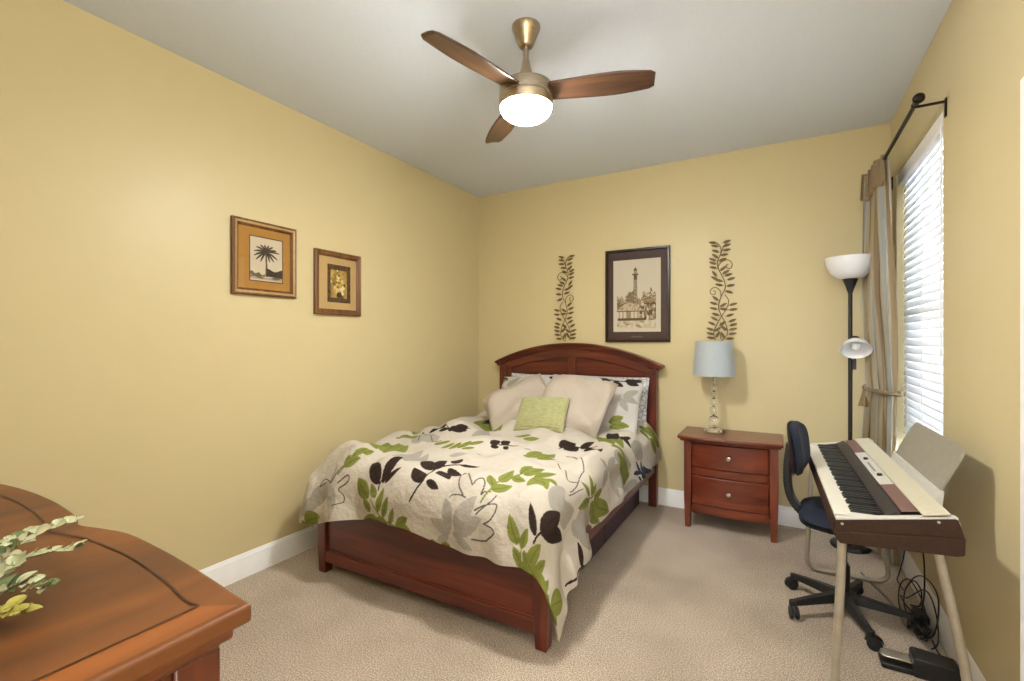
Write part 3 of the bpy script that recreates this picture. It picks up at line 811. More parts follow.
# reading light: short arm, dark cap, white dome facing down and out into the room
hd = Vector((TX+0.018, TY-0.085, 1.290)); axis = Vector((-0.02, -0.66, -0.75)).normalized()
Mx = axis.to_track_quat('Z', 'Y').to_matrix()
arm = MB(); arm.tube(spline([(TX,TY,1.18),(TX+0.022,TY-0.008,1.20),(TX+0.026,TY-0.012,1.27),tuple(hd-axis*0.062)], 8), 0.006, 8)
arm.box(TX+0.012, TX+0.030, TY-0.015, TY+0.005, 1.135, 1.20)
arm.build('reading_arm', M['black'], ft)
MB().lathe([(0.012,-0.062),(0.024,-0.058),(0.026,-0.03),(0.02,-0.028)], hd, 20, Mx).build('reading_socket', M['black'], ft)
MB().lathe([(0.022,-0.034),(0.044,-0.025),(0.068,0.0),(0.083,0.038),(0.080,0.039),(0.065,0.004),(0.042,-0.019),(0.0,-0.028)], hd, 36, Mx).build('reading_shade', M['white_glass'], ft, smooth=50)
MB().ball(hd+axis*0.008, 0.026, 12).build('reading_bulb', M['white_glass'], ft)

# ------------------------------------------------------------------ window blind, rod, curtain
bl = thing('window_blind', 'white horizontal slat blind covering the tall window', 'blind', (XR+0.045, (WY0+WY1)/2, WZ1))
MB().box(XR+0.004, XR+0.070, WY0+0.004, WY1-0.004, WZ1-0.072, WZ1-0.001).build('valance', M['blind'], bl, bevel=0.006)
bm_ = new_mat('blind_slat_white', srgb(240,238,238), 0.4)
bnz = nd(bm_, 'ShaderNodeTexNoise'); bnz.inputs['Scale'].default_value = 8
lk(bm_, ramp(bm_, bnz.outputs['Fac'], [(0.3, srgb(238,236,237)), (0.7, srgb(243,241,240))]), P_(bm_).inputs['Base Color'])
tl_ = nd(bm_, 'ShaderNodeBsdfTranslucent'); tl_.inputs[0].default_value = (0.9, 0.92, 0.95, 1)
mx_ = nd(bm_, 'ShaderNodeMixShader'); mx_.inputs[0].default_value = 0.13
out_ = [n for n in bm_.node_tree.nodes if n.type == 'OUTPUT_MATERIAL'][0]
lk(bm_, P_(bm_).outputs[0], mx_.inputs[1]); lk(bm_, tl_.outputs[0], mx_.inputs[2]); lk(bm_, mx_.outputs[0], out_.inputs[0])
slats = MB(); z = WZ1-0.098; tilt = R(76); xc = XR+0.040
while z > WZ0+0.075:
    P = []
    for i in range(7):
        t = i/6*2-1; d = 0.025*t; c_ = 0.0025*(1-t*t)
        # room edge down, window edge up
        P.append([(xc + d*math.cos(tilt) - c_*math.sin(tilt), y, z + d*math.sin(tilt) + c_*math.cos(tilt)) for y in (WY0+0.006, WY1-0.006)])
    slats.grid(np.array(P)); z -= 0.0445
slats.build('slats', bm_, bl, smooth=60, solid=0.0025)
MB().box(xc-0.020, xc+0.020, WY0+0.006, WY1-0.006, WZ0+0.032, WZ0+0.05).build('bottom_rail', M['blind'], bl, bevel=0.004)
ld = MB()
for yy in (WY0+0.13, (WY0+WY1)/2, WY1-0.13):
    ld.tube([(xc-0.017, yy, WZ0+0.05), (xc-0.017, yy, WZ1-0.07)], 0.0011, 5)
ld.build('ladder_cords', M['blind'], bl)
wd = MB().tube([(xc-0.036, WY0+0.05, WZ1-0.06), (xc-0.038, WY0+0.05, 1.25)], 0.0035, 8); wd.build('tilt_wand', M['white_trim'], bl)

rd = thing('curtain_rod', 'dark bronze curtain rod with round finial above the window', 'curtain rod', (0.515, 3.2, 2.365))
RX, RZ = 0.515, 2.362
MB().tube([(RX, 2.66, RZ), (RX, 3.84, RZ)], 0.0095, 14).build('rod', M['bronze'], rd)
fl = MB()
for yy, sgn in ((2.66, -1), (3.84, 1)):
    if sgn < 0:
        fl.lathe([(0.010,0.0),(0.013,0.004),(0.010,0.009),(0.016,0.013),(0.021,0.021),(0.0225,0.030),(0.020,0.039),(0.013,0.046),(0.005,0.049),(0,0.0495)], (RX, yy, RZ), 24, Matrix.Rotation(R(90), 3, 'X'))
fl.build('finial', M['bronze'], rd)
for yy in (2.70, 3.83):
    bk = MB(); bk.box(RX+0.004, XR-0.004, yy-0.005, yy+0.005, RZ-0.014, RZ-0.004); bk.box(XR-0.006, XR-0.0005, yy-0.010, yy+0.010, RZ-0.075, RZ+0.005); bk.tube([(RX,yy-0.006,RZ),(RX,yy+0.006,RZ)], 0.013, 14)
    bk.build('bracket', M['bronze'], rd, bevel=0.001)

cm_ = new_mat('striped_curtain_satin', srgb(150,130,96), 0.42, sheen=0.4)
cu_ = nd(cm_, 'ShaderNodeUVMap'); cu_.uv_map = 'UVMap'
sx = nd(cm_, 'ShaderNodeSeparateXYZ'); lk(cm_, cu_.outputs[0], sx.inputs[0])
mm = nd(cm_, 'ShaderNodeMath'); mm.operation = 'MULTIPLY'; mm.inputs[1].default_value = 7.0; lk(cm_, sx.outputs[0], mm.inputs[0])
fr_ = nd(cm_, 'ShaderNodeMath'); fr_.operation = 'FRACT'; lk(cm_, mm.outputs[0], fr_.inputs[0])
cc = ramp(cm_, fr_.outputs[0], [(0.0, srgb(126,104,66)), (0.16, srgb(126,104,66)), (0.20, srgb(156,140,110)), (0.42, srgb(156,140,110)), (0.46, srgb(146,150,144)), (0.66, srgb(158,162,156)), (0.70, srgb(164,150,120)), (0.86, srgb(164,150,120)), (0.9, srgb(112,90,54)), (1.0, srgb(126,104,66))])
lk(cm_, cc, P_(cm_).inputs['Base Color'])
M['curtain'] = cm_
M['curtain_trim'] = noisy('gold_brown_satin', srgb(122,100,66), srgb(138,116,80), 60, rough=0.45, sheen=0.4)
cur = thing('curtain', 'striped gold and blue-grey curtain panel tied back at the far side of window', 'curtain', (0.52, 3.6, 2.36))
def curtain_row(z, n, off=0.0):
    # outline of the cloth seen from above at height z: pleated line from the window side into the room
    keys = [  # z, window end (x,y), room end (x,y), pleat depth, sharpness
        (2.385, (0.535,3.405), (0.495,3.780), 0.028),
        (2.20, (0.540,3.405), (0.490,3.785), 0.034),
        (1.60, (0.560,3.440), (0.475,3.770), 0.046),
        (1.10, (0.582,3.470), (0.470,3.690), 0.030),
        (1.02, (0.585,3.475), (0.472,3.665), 0.024),
        (0.94, (0.585,3.470), (0.465,3.690), 0.030),
        (0.60, (0.590,3.440), (0.452,3.715), 0.038),
        (0.035, (0.590,3.430), (0.445,3.725), 0.042)]
    zs = [k[0] for k in keys][::-1]
    g = lambda f: float(np.interp(z, zs, [f(k) for k in keys][::-1]))
    a = (g(lambda k: k[1][0]), g(lambda k: k[1][1])); b = (g(lambda k: k[2][0]), g(lambda k: k[2][1])); d = g(lambda k: k[3]) + off*0.3
    dx, dy = b[0]-a[0], b[1]-a[1]; L = math.hypot(dx, dy); nx, ny = -dy/L, dx/L
    row = []
    for i in range(n+1):
        t = i/n; ph = t*2*math.pi*4.5
        q = math.sin(ph + 0.5*math.sin(3.1*z+t*4)) ; q = math.copysign(abs(q)**0.8, q)
        q *= 0.75+0.25*math.sin(9*t+2.2*z)
        slide = 0.010*math.sin(2*ph)
        row.append((a[0]+dx*t + nx*(d*q+off) + dx/L*slide, a[1]+dy*t + ny*(d*q+off) + dy/L*slide, z))
    return row
def uv_cloth(o, nu, nv):
    uv = o.data.uv_layers.new(name='UVMap'); b = nu
    for l in o.data.loops: uv.data[l.index].uv = ((l.vertex_index % b)/(b-1), (l.vertex_index//b)/(nv-1))
n = 150; zz = list(np.linspace(2.375, 0.035, 80))
o = MB().grid(np.array([curtain_row(z, n) for z in zz])).build('curtain_panel', M['curtain'], cur, smooth=60, raw=True, solid=0.003); uv_cloth(o, n+1, len(zz))
zz = list(np.linspace(2.388, 2.235, 14)); rows = [curtain_row(z, n, 0.014) for z in zz]
for i in range(n+1):   # scalloped lower edge
    x, y, z = rows[-1][i]; rows[-1][i] = (x, y, z - 0.022*abs(math.sin(i/n*math.pi*4)))
o = MB().grid(np.array(rows)).build('curtain_heading', M['curtain_trim'], cur, smooth=60, raw=True, solid=0.003)
# tieback: band round the gathered cloth, hooked to the wall, with a ruffled tail
r0 = curtain_row(1.02, 60, 0.0)
tb = MB(); a, b = Vector(r0[0]), Vector(r0[-1]); ctr = (a+b)/2; e1 = (b-a).normalized(); e2 = Vector((-e1.y, e1.x, 0)); L_ = (b-a).length/2+0.018
loop = [ctr + e1*(L_*math.cos(t)) + e2*(0.046*math.sin(t)) + Vector((0,0,0.012*math.cos(t))) for t in np.linspace(0, 2*math.pi, 41)[:-1]]
vs = []; fs = []
for i, p in enumerate(loop):
    vs += [p+Vector((0,0,0.011)), p-Vector((0,0,0.011))]
m_ = len(loop); fs = [(2*i, 2*i+1, 2*((i+1) % m_)+1, 2*((i+1) % m_)) for i in range(m_)]
tb.add(vs, fs); tb.tube([tuple(ctr - e1*L_), (XR-0.001, 3.48, 1.05)], 0.006, 8)
tb.build('tieback', M['curtain_trim'], cur, smooth=60, solid=0.005)
ts = MB(); tc_ = ctr + e1*(L_+0.004)
pts = []
for j, zz_ in enumerate(np.linspace(0.0, -0.115, 9)):
    row = []
    for i in range(29):
        th = 2*math.pi*i/28; rr = lerp(0.016, 0.036, j/8) * (1+0.28*math.sin(6*th)*j/8)
        row.append((tc_.x + rr*math.cos(th), tc_.y + rr*math.sin(th), 1.022+zz_))
    pts.append(row)
ts.grid(np.array(pts)); ts.ball((tc_.x, tc_.y, 1.024), 0.022, 8)
ts.build('tassel', M['curtain_trim'], cur, smooth=60)

# ------------------------------------------------------------------ framed pictures
def grid_quad(p00, p10, p01, na, nb):
    p00, p10, p01 = Vector(p00), Vector(p10), Vector(p01)
    P = [[tuple(p00 + (p10-p00)*(i/(na-1)) + (p01-p00)*(j/(nb-1))) for i in range(na)] for j in range(nb)]
    return MB().grid(np.array(P))
def picture(name, label, group, wall, s0, s1, z0, z1, prof, frame_mat, mats, print_rect, painter, na, nb, lip=None):
    # wall 'left': s runs along +y, faces +x; 'back': s runs along +x, faces -y
    def W(s_, d, z): return (XL+0.0005+d, s_, z) if wall == 'left' else (s_, YB-0.0005-d, z)
    r = thing(name, label, 'picture', W((s0+s1)/2, 0, z0), group)
    def ring(m, a, b, d0, d1, c0=None):
        # mitred ring between inset a and inset b, depth d0 at a to d1 at b
        o_ = [(s0+a, z0+a), (s1-a, z0+a), (s1-a, z1-a), (s0+a, z1-a)]; i_ = [(s0+b, z0+b), (s1-b, z0+b), (s1-b, z1-b), (s0+b, z1-b)]
        vs = [W(p[0], d0, p[1]) for p in o_] + [W(p[0], d1, p[1]) for p in i_]
        m.add(vs, [(k, (k+1) % 4, 4+(k+1) % 4, 4+k) for k in range(4)])
    fm = MB(); pv = prof[0]
    for q in prof[1:]:
        ring(fm, pv[0], q[0], pv[1], q[1]); pv = q
    fr = fm.build('frame', frame_mat, r, smooth=25)
    if lip:
        lm = MB(); ring(lm, lip[0], lip[1], lip[2], lip[3]); lm.build('frame_lip', lip[4], fr, smooth=0)
    a = prof[-1][0]-0.003
    mt = MB(); p = print_rect
    ps0, ps1 = lerp(s0, s1, p[0]), lerp(s0, s1, p[1]); pz0, pz1 = lerp(z0, z1, p[2]), lerp(z0, z1, p[3])
    o_ = [(s0+a, z0+a), (s1-a, z0+a), (s1-a, z1-a), (s0+a, z1-a)]; i_ = [(ps0, pz0), (ps1, pz0), (ps1, pz1), (ps0, pz1)]
    mt.add([W(q[0], 0.007, q[1]) for q in o_] + [W(q[0], 0.007, q[1]) for q in i_], [(k, (k+1) % 4, 4+(k+1) % 4, 4+k) for k in range(4)])
    mo2 = mt.build('mat_board', mats[0], r, smooth=0)
    if len(mats) > 1:
        bv = MB(); e = 0.005
        j_ = [(ps0-e, pz0-e), (ps1+e, pz0-e), (ps1+e, pz1+e), (ps0-e, pz1+e)]
        bv.add([W(q[0], 0.0078, q[1]) for q in j_] + [W(q[0], 0.0078, q[1]) for q in i_], [(k, (k+1) % 4, 4+(k+1) % 4, 4+k) for k in range(4)])
        bv.build('mat_edge', mats[1], mo2, smooth=0)
    pr = grid_quad(W(ps0, 0.0066, pz0), W(ps1, 0.0066, pz0), W(ps0, 0.0066, pz1), na, nb).build('print', M['print'], r, smooth=0, raw=True)
    A, B = np.meshgrid(np.linspace(0, 1, na), np.linspace(0, 1, nb))
    set_print(pr, painter(A, B).reshape(-1, 3))
    q0, q1, q2, q3 = W(s0+a, 0.010, z0+a), W(s1-a, 0.010, z0+a), W(s1-a, 0.010, z1-a), W(s0+a, 0.010, z1-a)
    MB().add([q0, q1, q2, q3], [(0, 1, 2, 3)]).build('glass', M['pane'], r, smooth=0, raw=True)
    return r, W
lin = lambda *c: np.array(srgb(*c)[:3], np.float32)
def seg_mask(A, B, pts, w0, w1=None, asp=1.0):
    m = np.zeros(A.shape, bool); w1 = w0 if w1 is None else w1; n = len(pts)-1
    for i, (p, q) in enumerate(zip(pts[:-1], pts[1:])):
        dx, dy = (q[0]-p[0]), (q[1]-p[1])*asp; L2 = dx*dx+dy*dy+1e-12
        t = np.clip(((A-p[0])*dx+(B-p[1])*asp*dy)/L2, 0, 1); wd = lerp(w0, w1, i/max(1, n))
        m |= ((A-p[0]-t*dx)**2+((B-p[1])*asp-t*dy)**2) < wd*wd
    return m
def mottled(A, B, seed, f):
    rng = np.random.RandomState(seed); o = np.zeros_like(A)
    for k in range(14):
        an = rng.uniform(0, 6.28); q = rng.uniform(0.5, 1.5)*f; o += np.sin((A*np.cos(an)+B*np.sin(an))*q+rng.uniform(0, 6.28))
    return o/3.7
def palm(A, B):
    c = np.empty(A.shape+(3,), np.float32); c[:] = lin(206,192,166)
    asp = 1.25; dk = lin(74,62,48); md = lin(120,104,82)
    c[(B < 0.10+0.03*np.sin(A*9)) & (B > 0.03)] = md
    c[(B < 0.07+0.02*np.sin(A*14)) & (B > 0.03)] = lin(176,160,132)
    c[(B < 0.27+0.03*np.sin(A*13+1)) & (B > 0.11) & (A > 0.52)] = dk
    c[(B < 0.20-0.12*A+0.02*np.sin(A*30)) & (B > 0.12-0.05*A) & (A < 0.45)] = md
    c[seg_mask(A, B, [(0.49,0.12),(0.50,0.35),(0.48,0.64)], 0.030, 0.020, asp)] = md
    c[seg_mask(A, B, [(0.505,0.12),(0.515,0.35),(0.495,0.64)], 0.013, 0.010, asp)] = dk
    for an, L in ((15,.42),(30,.36),(52,.34),(75,.30),(98,.30),(120,.33),(143,.36),(165,.37),(185,.36),(-12,.36),(-32,.28),(205,.33),(228,.25),(-55,.2)):
        pts = []
        for t in np.linspace(0, 1, 7):
            x = 0.485+L*t*math.cos(R(an)); y = 0.68+(L*t*math.sin(R(an)) - 0.10*t*t)/asp*1.0
            pts.append((x, y))
        for j in range(6):
            wv = 0.022*math.sin(math.pi*(j+0.6)/6.6)+0.006
            c[seg_mask(A, B, pts[j:j+2], wv, wv, asp) ] = dk
    return c
def bouquet(A, B):
    c = np.empty(A.shape+(3,), np.float32); c[:] = lin(88,66,44)
    mt_ = mottled(A, B, 5, 40)[..., None]*0.02; c += mt_
    ins = (A > 0.14) & (A < 0.84) & (B > 0.12) & (B < 0.86)
    g = lin(168,138,70)*(1+0.25*mottled(A, B, 8, 18)[..., None]); c[ins] = g[ins]
    rng = np.random.RandomState(3)
    for k in range(46):
        x, y = rng.normal(0.5, 0.15), rng.normal(0.42, 0.14); r_ = rng.uniform(0.03, 0.075)
        col = [lin(226,210,160), lin(196,160,80), lin(96,84,40), lin(120,82,44), lin(214,190,130)][rng.randint(5)]
        m = (((A-x))**2+((B-y)*1.3)**2 < r_**2) & ins; c[m] = col
    for k in range(14):
        x, y = rng.normal(0.48, 0.09), rng.uniform(0.52, 0.78); m = (((A-x)*1.4)**2+((B-y)*1.3)**2 < 0.035**2) & ins; c[m] = [lin(110,84,40), lin(206,176,96)][k % 2]
    m = (np.abs(A-0.5) < 0.11*(0.7+0.3*np.sin((B-0.12)*20))) & (B > 0.13) & (B < 0.27); c[m] = lin(72,52,34)
    return c
def lighthouse(A, B):
    pa = lin(208,198,178); c = np.empty(A.shape+(3,), np.float32); c[:] = pa
    asp = 1.5; dk = lin(104,84,58); md = lin(158,138,106); lt = lin(196,180,148)
    sky_ = (A > 0.08) & (A < 0.90) & (B > 0.05) & (B < 0.93)
    rng = np.random.RandomState(9)
    for k in range(34):                                            # trees as feathery strokes
        x = rng.choice([rng.uniform(0.08, 0.2), rng.uniform(0.30, 0.44), rng.uniform(0.56, 0.9)]); h_ = rng.uniform(0.44, 0.60) if x > 0.25 else rng.uniform(0.42, 0.52)
        for j in range(9):
            y = h_ - j*0.016; wv = 0.012+0.006*j
            s_ = rng.choice([-1, 1]); m = seg_mask(A, B, [(x, y), (x+s_*wv*1.6, y-0.02+rng.uniform(-.01, .02))], 0.008, 0.008, asp); c[m & sky_] = [dk, md, md][rng.randint(3)]
    m = (A > 0.5) & (A < 0.9) & (B < 0.46) & (B > 0.16) & (mottled(A, B, 12, 70) > -0.2); c[m] = md
    m = (A > 0.55) & (A < 0.9) & (B < 0.40) & (B > 0.16) & (mottled(A, B, 13, 90) > 0.25); c[m] = dk
    # tower
    for s_ in (-1, 1): c[seg_mask(A, B, [(0.475+s_*0.040, 0.30), (0.475+s_*0.024, 0.77)], 0.006, 0.005, asp)] = dk
    c[seg_mask(A, B, [(0.475, 0.30), (0.475, 0.79)], 0.012, 0.012, asp)] = md
    for j in range(8):
        y = 0.33+j*0.054; wv = lerp(0.040, 0.024, j/8)
        c[seg_mask(A, B, [(0.475-wv, y), (0.475+wv, y+0.05)], 0.004, 0.004, asp)] = dk; c[seg_mask(A, B, [(0.475+wv, y), (0.475-wv, y+0.05)], 0.004, 0.004, asp)] = dk
    c[(np.abs(A-0.475) < 0.062) & (np.abs(B-0.795) < 0.012)] = dk; c[(np.abs(A-0.475) < 0.036) & (B > 0.72) & (B < 0.78)] = dk
    c[(np.abs(A-0.475) < 0.030) & (B > 0.80) & (B < 0.845)] = md; c[(np.abs(A-0.475) < (0.895-B)*0.9) & (B > 0.845) & (B < 0.895)] = dk
    # house on stilts with hipped roof
    rf = (B > 0.285) & (B < 0.40) & (A > 0.08+(B-0.285)*1.6) & (A < 0.70-(B-0.285)*2.6); c[rf] = lt
    c[rf & (mottled(A, B, 15, 110) > 0.55)] = md
    c[seg_mask(A, B, [(0.08,0.285),(0.70,0.285)], 0.010, 0.010, asp)] = dk
    wl = (B > 0.19) & (B < 0.28) & (A > 0.11) & (A < 0.56); c[wl] = pa
    for x in (0.13, 0.21, 0.29, 0.37, 0.45, 0.53): c[wl & (np.abs(A-x) < 0.010)] = md
    c[wl & (A > 0.30) & (A < 0.36)] = md
    c[(B > 0.155) & (B < 0.19) & (A > 0.09) & (A < 0.66)] = dk
    c[(B > 0.05) & (B < 0.155) & (A > 0.08) & (A < 0.9) & (mottled(A, B*2, 16, 40) > -0.1)] = lt
    c[(B > 0.06) & (B < 0.15) & (A > 0.08) & (A < 0.75) & (mottled(A, B*3, 17, 30) > 0.6)] = md
    c[~((A > 0.07) & (A < 0.91) & (B > 0.04))] = pa
    return c
gold_frame = wood('gilt_brown_frame_wood', srgb(80,46,20), srgb(108,68,32), srgb(130,90,48), axis='z', scale=12, rough=0.4)
gold_lip = noisy('gold_frame_bead', srgb(166,134,86), srgb(178,146,96), 60, rough=0.4, metal=0.3)
dark_lip = noisy('dark_frame_lip', srgb(70,34,18), srgb(84,44,24), 40, rough=0.4)
ochre_mat = noisy('ochre_mat_board', srgb(172,126,56), srgb(178,132,62), 120, rough=0.9)
cream_mat = noisy('cream_mat_board', srgb(190,158,104), srgb(196,165,112), 120, rough=0.9)
espresso = noisy('espresso_frame_lacquer', srgb(40,26,20), srgb(50,32,25), 30, rough=0.3)
espresso_mat = noisy('espresso_mat_board', srgb(62,38,32), srgb(68,43,36), 60, rough=0.6)
prof = [(0,0),(0,0.020),(0.006,0.024),(0.014,0.020),(0.026,0.020),(0.034,0.012),(0.038,0.008)]
G2 = 'small framed prints on the left wall'
picture('framed_picture', 'gilt-framed palm tree print with ochre mat on the left wall', G2, 'left', 1.474, 1.863, 1.577, 2.000, prof, gold_frame, [ochre_mat, dark_lip], (0.27,0.775,0.205,0.79), palm, 110, 140, (0.012,0.024,0.0232,0.0215,gold_lip))
picture('framed_picture', 'smaller brown-framed dark floral print in cream mat nearer the bed', G2, 'left', 1.998, 2.377, 1.491, 1.913, prof, gold_frame, [cream_mat], (0.27,0.775,0.20,0.80), bouquet, 100, 120)
prof2 = [(0,0),(0,0.022),(0.004,0.026),(0.016,0.026),(0.022,0.012),(0.024,0.008)]
pic, W_ = picture('framed_picture', 'large dark-framed sepia lighthouse print above the headboard', None, 'back', -1.298, -0.766, 1.307, 2.079, prof2, espresso, [espresso_mat], (0.125,0.86,0.11,0.885), lighthouse, 170, 250)
pq = MB(); pq.box(-1.075, -0.985, YB-0.0106, YB-0.0085, 1.345, 1.358); pq.build('title_plate', noisy('dull_bronze_plate', srgb(96,74,58), srgb(110,86,68), 200, rough=0.5), pic)

# ------------------------------------------------------------------ metal scroll ornaments on the back wall
def ornament(label, ox, flip):
    r = thing('wall_ornament', label, 'wall ornament', (ox, YB, 1.30), 'leafy scroll ornaments on the back wall')
    def Q(X, Y, d=0.010): return (ox + flip*(X-160)*0.00113, YB-d, 2.078-(Y-38)*0.00124)
    stem = MB()
    for pts in ([(165,655),(203,612),(197,555),(165,492),(150,440),(165,382),(190,332),(185,282),(150,212),(145,162),(165,112),(155,66),(118,45)],
                [(130,648),(120,602),(140,548),(175,492),(206,440),(210,402),(188,370)], [(165,112),(185,70),(214,46)],
                [(165,640),(160,612),(150,590)], [(186,590),(176,560),(160,540)]):
        stem.tube(spline([Q(*p) for p in pts], 8), 0.0030, 7)
    for pts in ([(165,382),(160,345),(128,322),(99,340),(104,364),(126,366),(130,348),(118,342)], [(147,195),(170,168),(208,160),(233,184),(226,210),(205,210),(198,192),(210,186)]):
        stem.tube(spline([Q(*p) for p in pts], 8), 0.0028, 7)
    for X, Y in ((150,212),(165,492),(165,112)): stem.tube([Q(X,Y,0.0), Q(X,Y,0.012)], 0.003, 8)
    stem.build('stem', M['scroll'], r)
    lf = MB()
    Ls = [(100,632,170),(97,606,165),(97,578,160),(106,543,152),(122,514,148),(130,488,160),(118,452,165),(118,420,160),(130,390,140),(152,308,165),(150,281,165),(124,266,150),(124,238,125),(116,200,165),(113,172,160),(112,150,155),(128,130,140),(130,100,160),(126,68,165),(112,46,172)]
    Rs = [(222,637,3),(237,608,8),(240,580,12),(242,553,14),(236,528,22),(222,495,18),(242,461,5),(241,430,15),(216,355,-20),(226,315,8),(228,275,14),(212,250,15),(196,233,28),(180,208,38),(176,155,20),(186,127,5),(202,98,5),(202,70,12),(202,47,15),(180,432,30),(180,458,170),(176,545,40),(146,580,35),(184,575,145),(145,612,60),(175,615,120)]
    for X, Y, an in Ls + Rs:
        c_ = Vector(Q(X, Y, 0.009)); dx = Vector((flip*math.cos(R(an)), 0, math.sin(R(an)))); dn = Vector((-dx.z, 0, dx.x)); L = 0.0275
        top = []; 
        for t in np.linspace(0, 2*math.pi, 15)[:-1]:
            u_ = math.cos(t); v_ = math.sin(t)*0.36*(1-0.25*u_)
            top.append(c_ + dx*(L*u_) + dn*(L*v_))
        nn = len(top); vs = [p + Vector((0,-0.0016,0)) for p in top] + [p + Vector((0,0.0016,0)) for p in top]
        vs += [c_ + Vector((0,-0.0042,0)), c_ + Vector((0,0.0016,0))]
        fs = [(i, (i+1) % nn, nn+(i+1) % nn, nn+i) for i in range(nn)] + [(i, 2*nn, (i+1) % nn) for i in range(nn)] + [(nn+i, nn+(i+1) % nn, 2*nn+1) for i in range(nn)]
        lf.add(vs, fs)
        b_ = c_ - dx*L; root_x = 160 + (10 if X > 160 else -10)
        lf.tube([b_, b_ - dx*0.010], 0.0018, 5)
    lf.build('leaves', M['scroll'], r, smooth=40)
ornament('leafy bronze scroll ornament on the wall above the table lamp', -0.401, 1)
ornament('leafy bronze scroll ornament rising above the headboard, left of lighthouse picture', -1.663, -1)

# ------------------------------------------------------------------ digital piano on tubular stand
PX, PY, PL = 0.160, 1.935, 1.315
pn = thing('digital_piano', 'brown and silver digital piano on tube legs in front of the window', 'digital piano', (PX, PY, 0))
M['case_brown'] = noisy('piano_case_brown', srgb(52,32,20), srgb(58,37,24), 80, rough=0.62, spec=0.25)
M['case_silver'] = noisy('piano_silver_plastic', srgb(196,192,184), srgb(204,200,192), 60, rough=0.42)
M['top_cream'] = noisy('piano_cream_top', srgb(196,188,162), srgb(202,194,170), 60, rough=0.38)
M['grille'] = noisy('mauve_brown_grille', srgb(104,76,68), srgb(118,86,76), 300, rough=0.7)
M['key_white'] = noisy('white_key_plastic', srgb(212,207,194), srgb(218,213,201), 20, rough=0.28)
M['key_black'] = noisy('black_key_plastic', srgb(22,22,24), srgb(30,30,32), 40, rough=0.35)
M['rest_taupe'] = noisy('taupe_music_rest', srgb(140,133,120), srgb(146,139,126), 40, rough=0.5)
M['key_dark'] = noisy('dark_key_bed', srgb(40,34,32), srgb(46,40,37), 40, rough=0.6)
def L_(x, y, z): return (PX+x, PY+y, z)
def prof_prism(m, pts, y0, y1): return m.prism([(PX+x, z) for x, z in pts], 'y', PY+y0, PY+y1)
up_ = [(0.002,0.671),(-0.001,0.700),(0.004,0.712),(0.309,0.768),(0.316,0.767),(0.333,0.710)]
lo_ = [(0.014,0.634),(0.004,0.646),(-0.001,0.660),(0.000,0.672),(0.333,0.711),(0.331,0.660),(0.326,0.656),(0.311,0.652)]
for y0, y1 in ((0.0, 0.034), (PL-0.034, PL)):
    e_ = prof_prism(MB(), lo_, y0, y1).build('end_panel', M['case_brown'], pn, bevel=0.003)
    prof_prism(MB(), up_, y0+0.005, y1-0.005).build('end_panel_upper', M['case_brown'], e_, bevel=0.003)
    prof_prism(MB(), [(0.002,0.710),(0.002,0.7165),(0.309,0.7725),(0.317,0.770),(0.318,0.764),(0.309,0.767)], y0+0.004, y1-0.004).build('end_trim', M['case_silver'], e_, bevel=0.001)
for x, z in ((0.020, 0.700), (0.270, 0.750)):
    MB().lathe([(0.0045,0),(0.0045,0.001),(0.003,0.0015),(0,0.0015)], L_(x, 0.0055, z), 14, Matrix.Rotation(R(90), 3, 'X')).build('screw', M['leg_tube'], pn)
prof_prism(MB(), [(0.006,0.640),(0.0,0.650),(0.0,0.698),(0.160,0.698),(0.160,0.744),(0.290,0.770),(0.300,0.766),(0.326,0.712),(0.326,0.662),(0.30,0.654)], 0.034, PL-0.034).build('case', M['case_brown'], pn, bevel=0.002)
prof_prism(MB(), [(-0.003,0.655),(-0.003,0.708),(0.004,0.710),(0.004,0.655)], 0.034, PL-0.034).build('front_slip', M['case_brown'], pn, bevel=0.002)
prof_prism(MB(), [(0.143,0.699),(0.143,0.740),(0.176,0.759),(0.182,0.757),(0.182,0.699)], 0.036, PL-0.036).build('fallboard', M['key_dark'], pn, bevel=0.001)
def strip(m, x0, x1, z0, z1, y0, y1, th=0.003):
    return m.hexa([L_(x0,y0,z0-th),L_(x1,y0,z1-th),L_(x1,y1,z1-th),L_(x0,y1,z0-th),L_(x0,y0,z0),L_(x1,y0,z1),L_(x1,y1,z1),L_(x0,y1,z0)])
ZS = lambda x: 0.760 + (x-0.182)*0.172
for y0, y1 in ((0.037, 0.365), (0.955, PL-0.037)):
    strip(MB(), 0.184, 0.228, ZS(0.184), ZS(0.228), y0, y1).build('speaker_grille', M['grille'], pn, bevel=0.001)
cp = strip(MB(), 0.184, 0.228, ZS(0.184), ZS(0.228), 0.367, 0.953).build('control_panel', M['case_silver'], pn, bevel=0.001)
for y, rr in ((0.50, 0.0095), (0.80, 0.0095)):
    MB().lathe([(rr,0),(rr,0.008),(rr-0.002,0.010),(0,0.010)], L_(0.206, y, ZS(0.206)-0.001), 18).build('control_knob', M['black'], cp)
for k in range(8):
    y = 0.57+k*0.021
    MB().box(PX+0.199, PX+0.207, PY+y, PY+y+0.013, ZS(0.203)-0.002, ZS(0.203)+0.0025).build('panel_button', M['rest_taupe'], cp, bevel=0.0008)
tcv = strip(MB(), 0.2305, 0.298, ZS(0.2305)+0.001, ZS(0.298)+0.001, 0.006, PL-0.006, 0.006).build('top_cover', M['top_cream'], pn, bevel=0.0025)
strip(MB(), 0.2995, 0.326, 0.780, 0.752, 0.02, PL-0.02, 0.012).build('rear_ledge', M['case_silver'], pn, bevel=0.002)
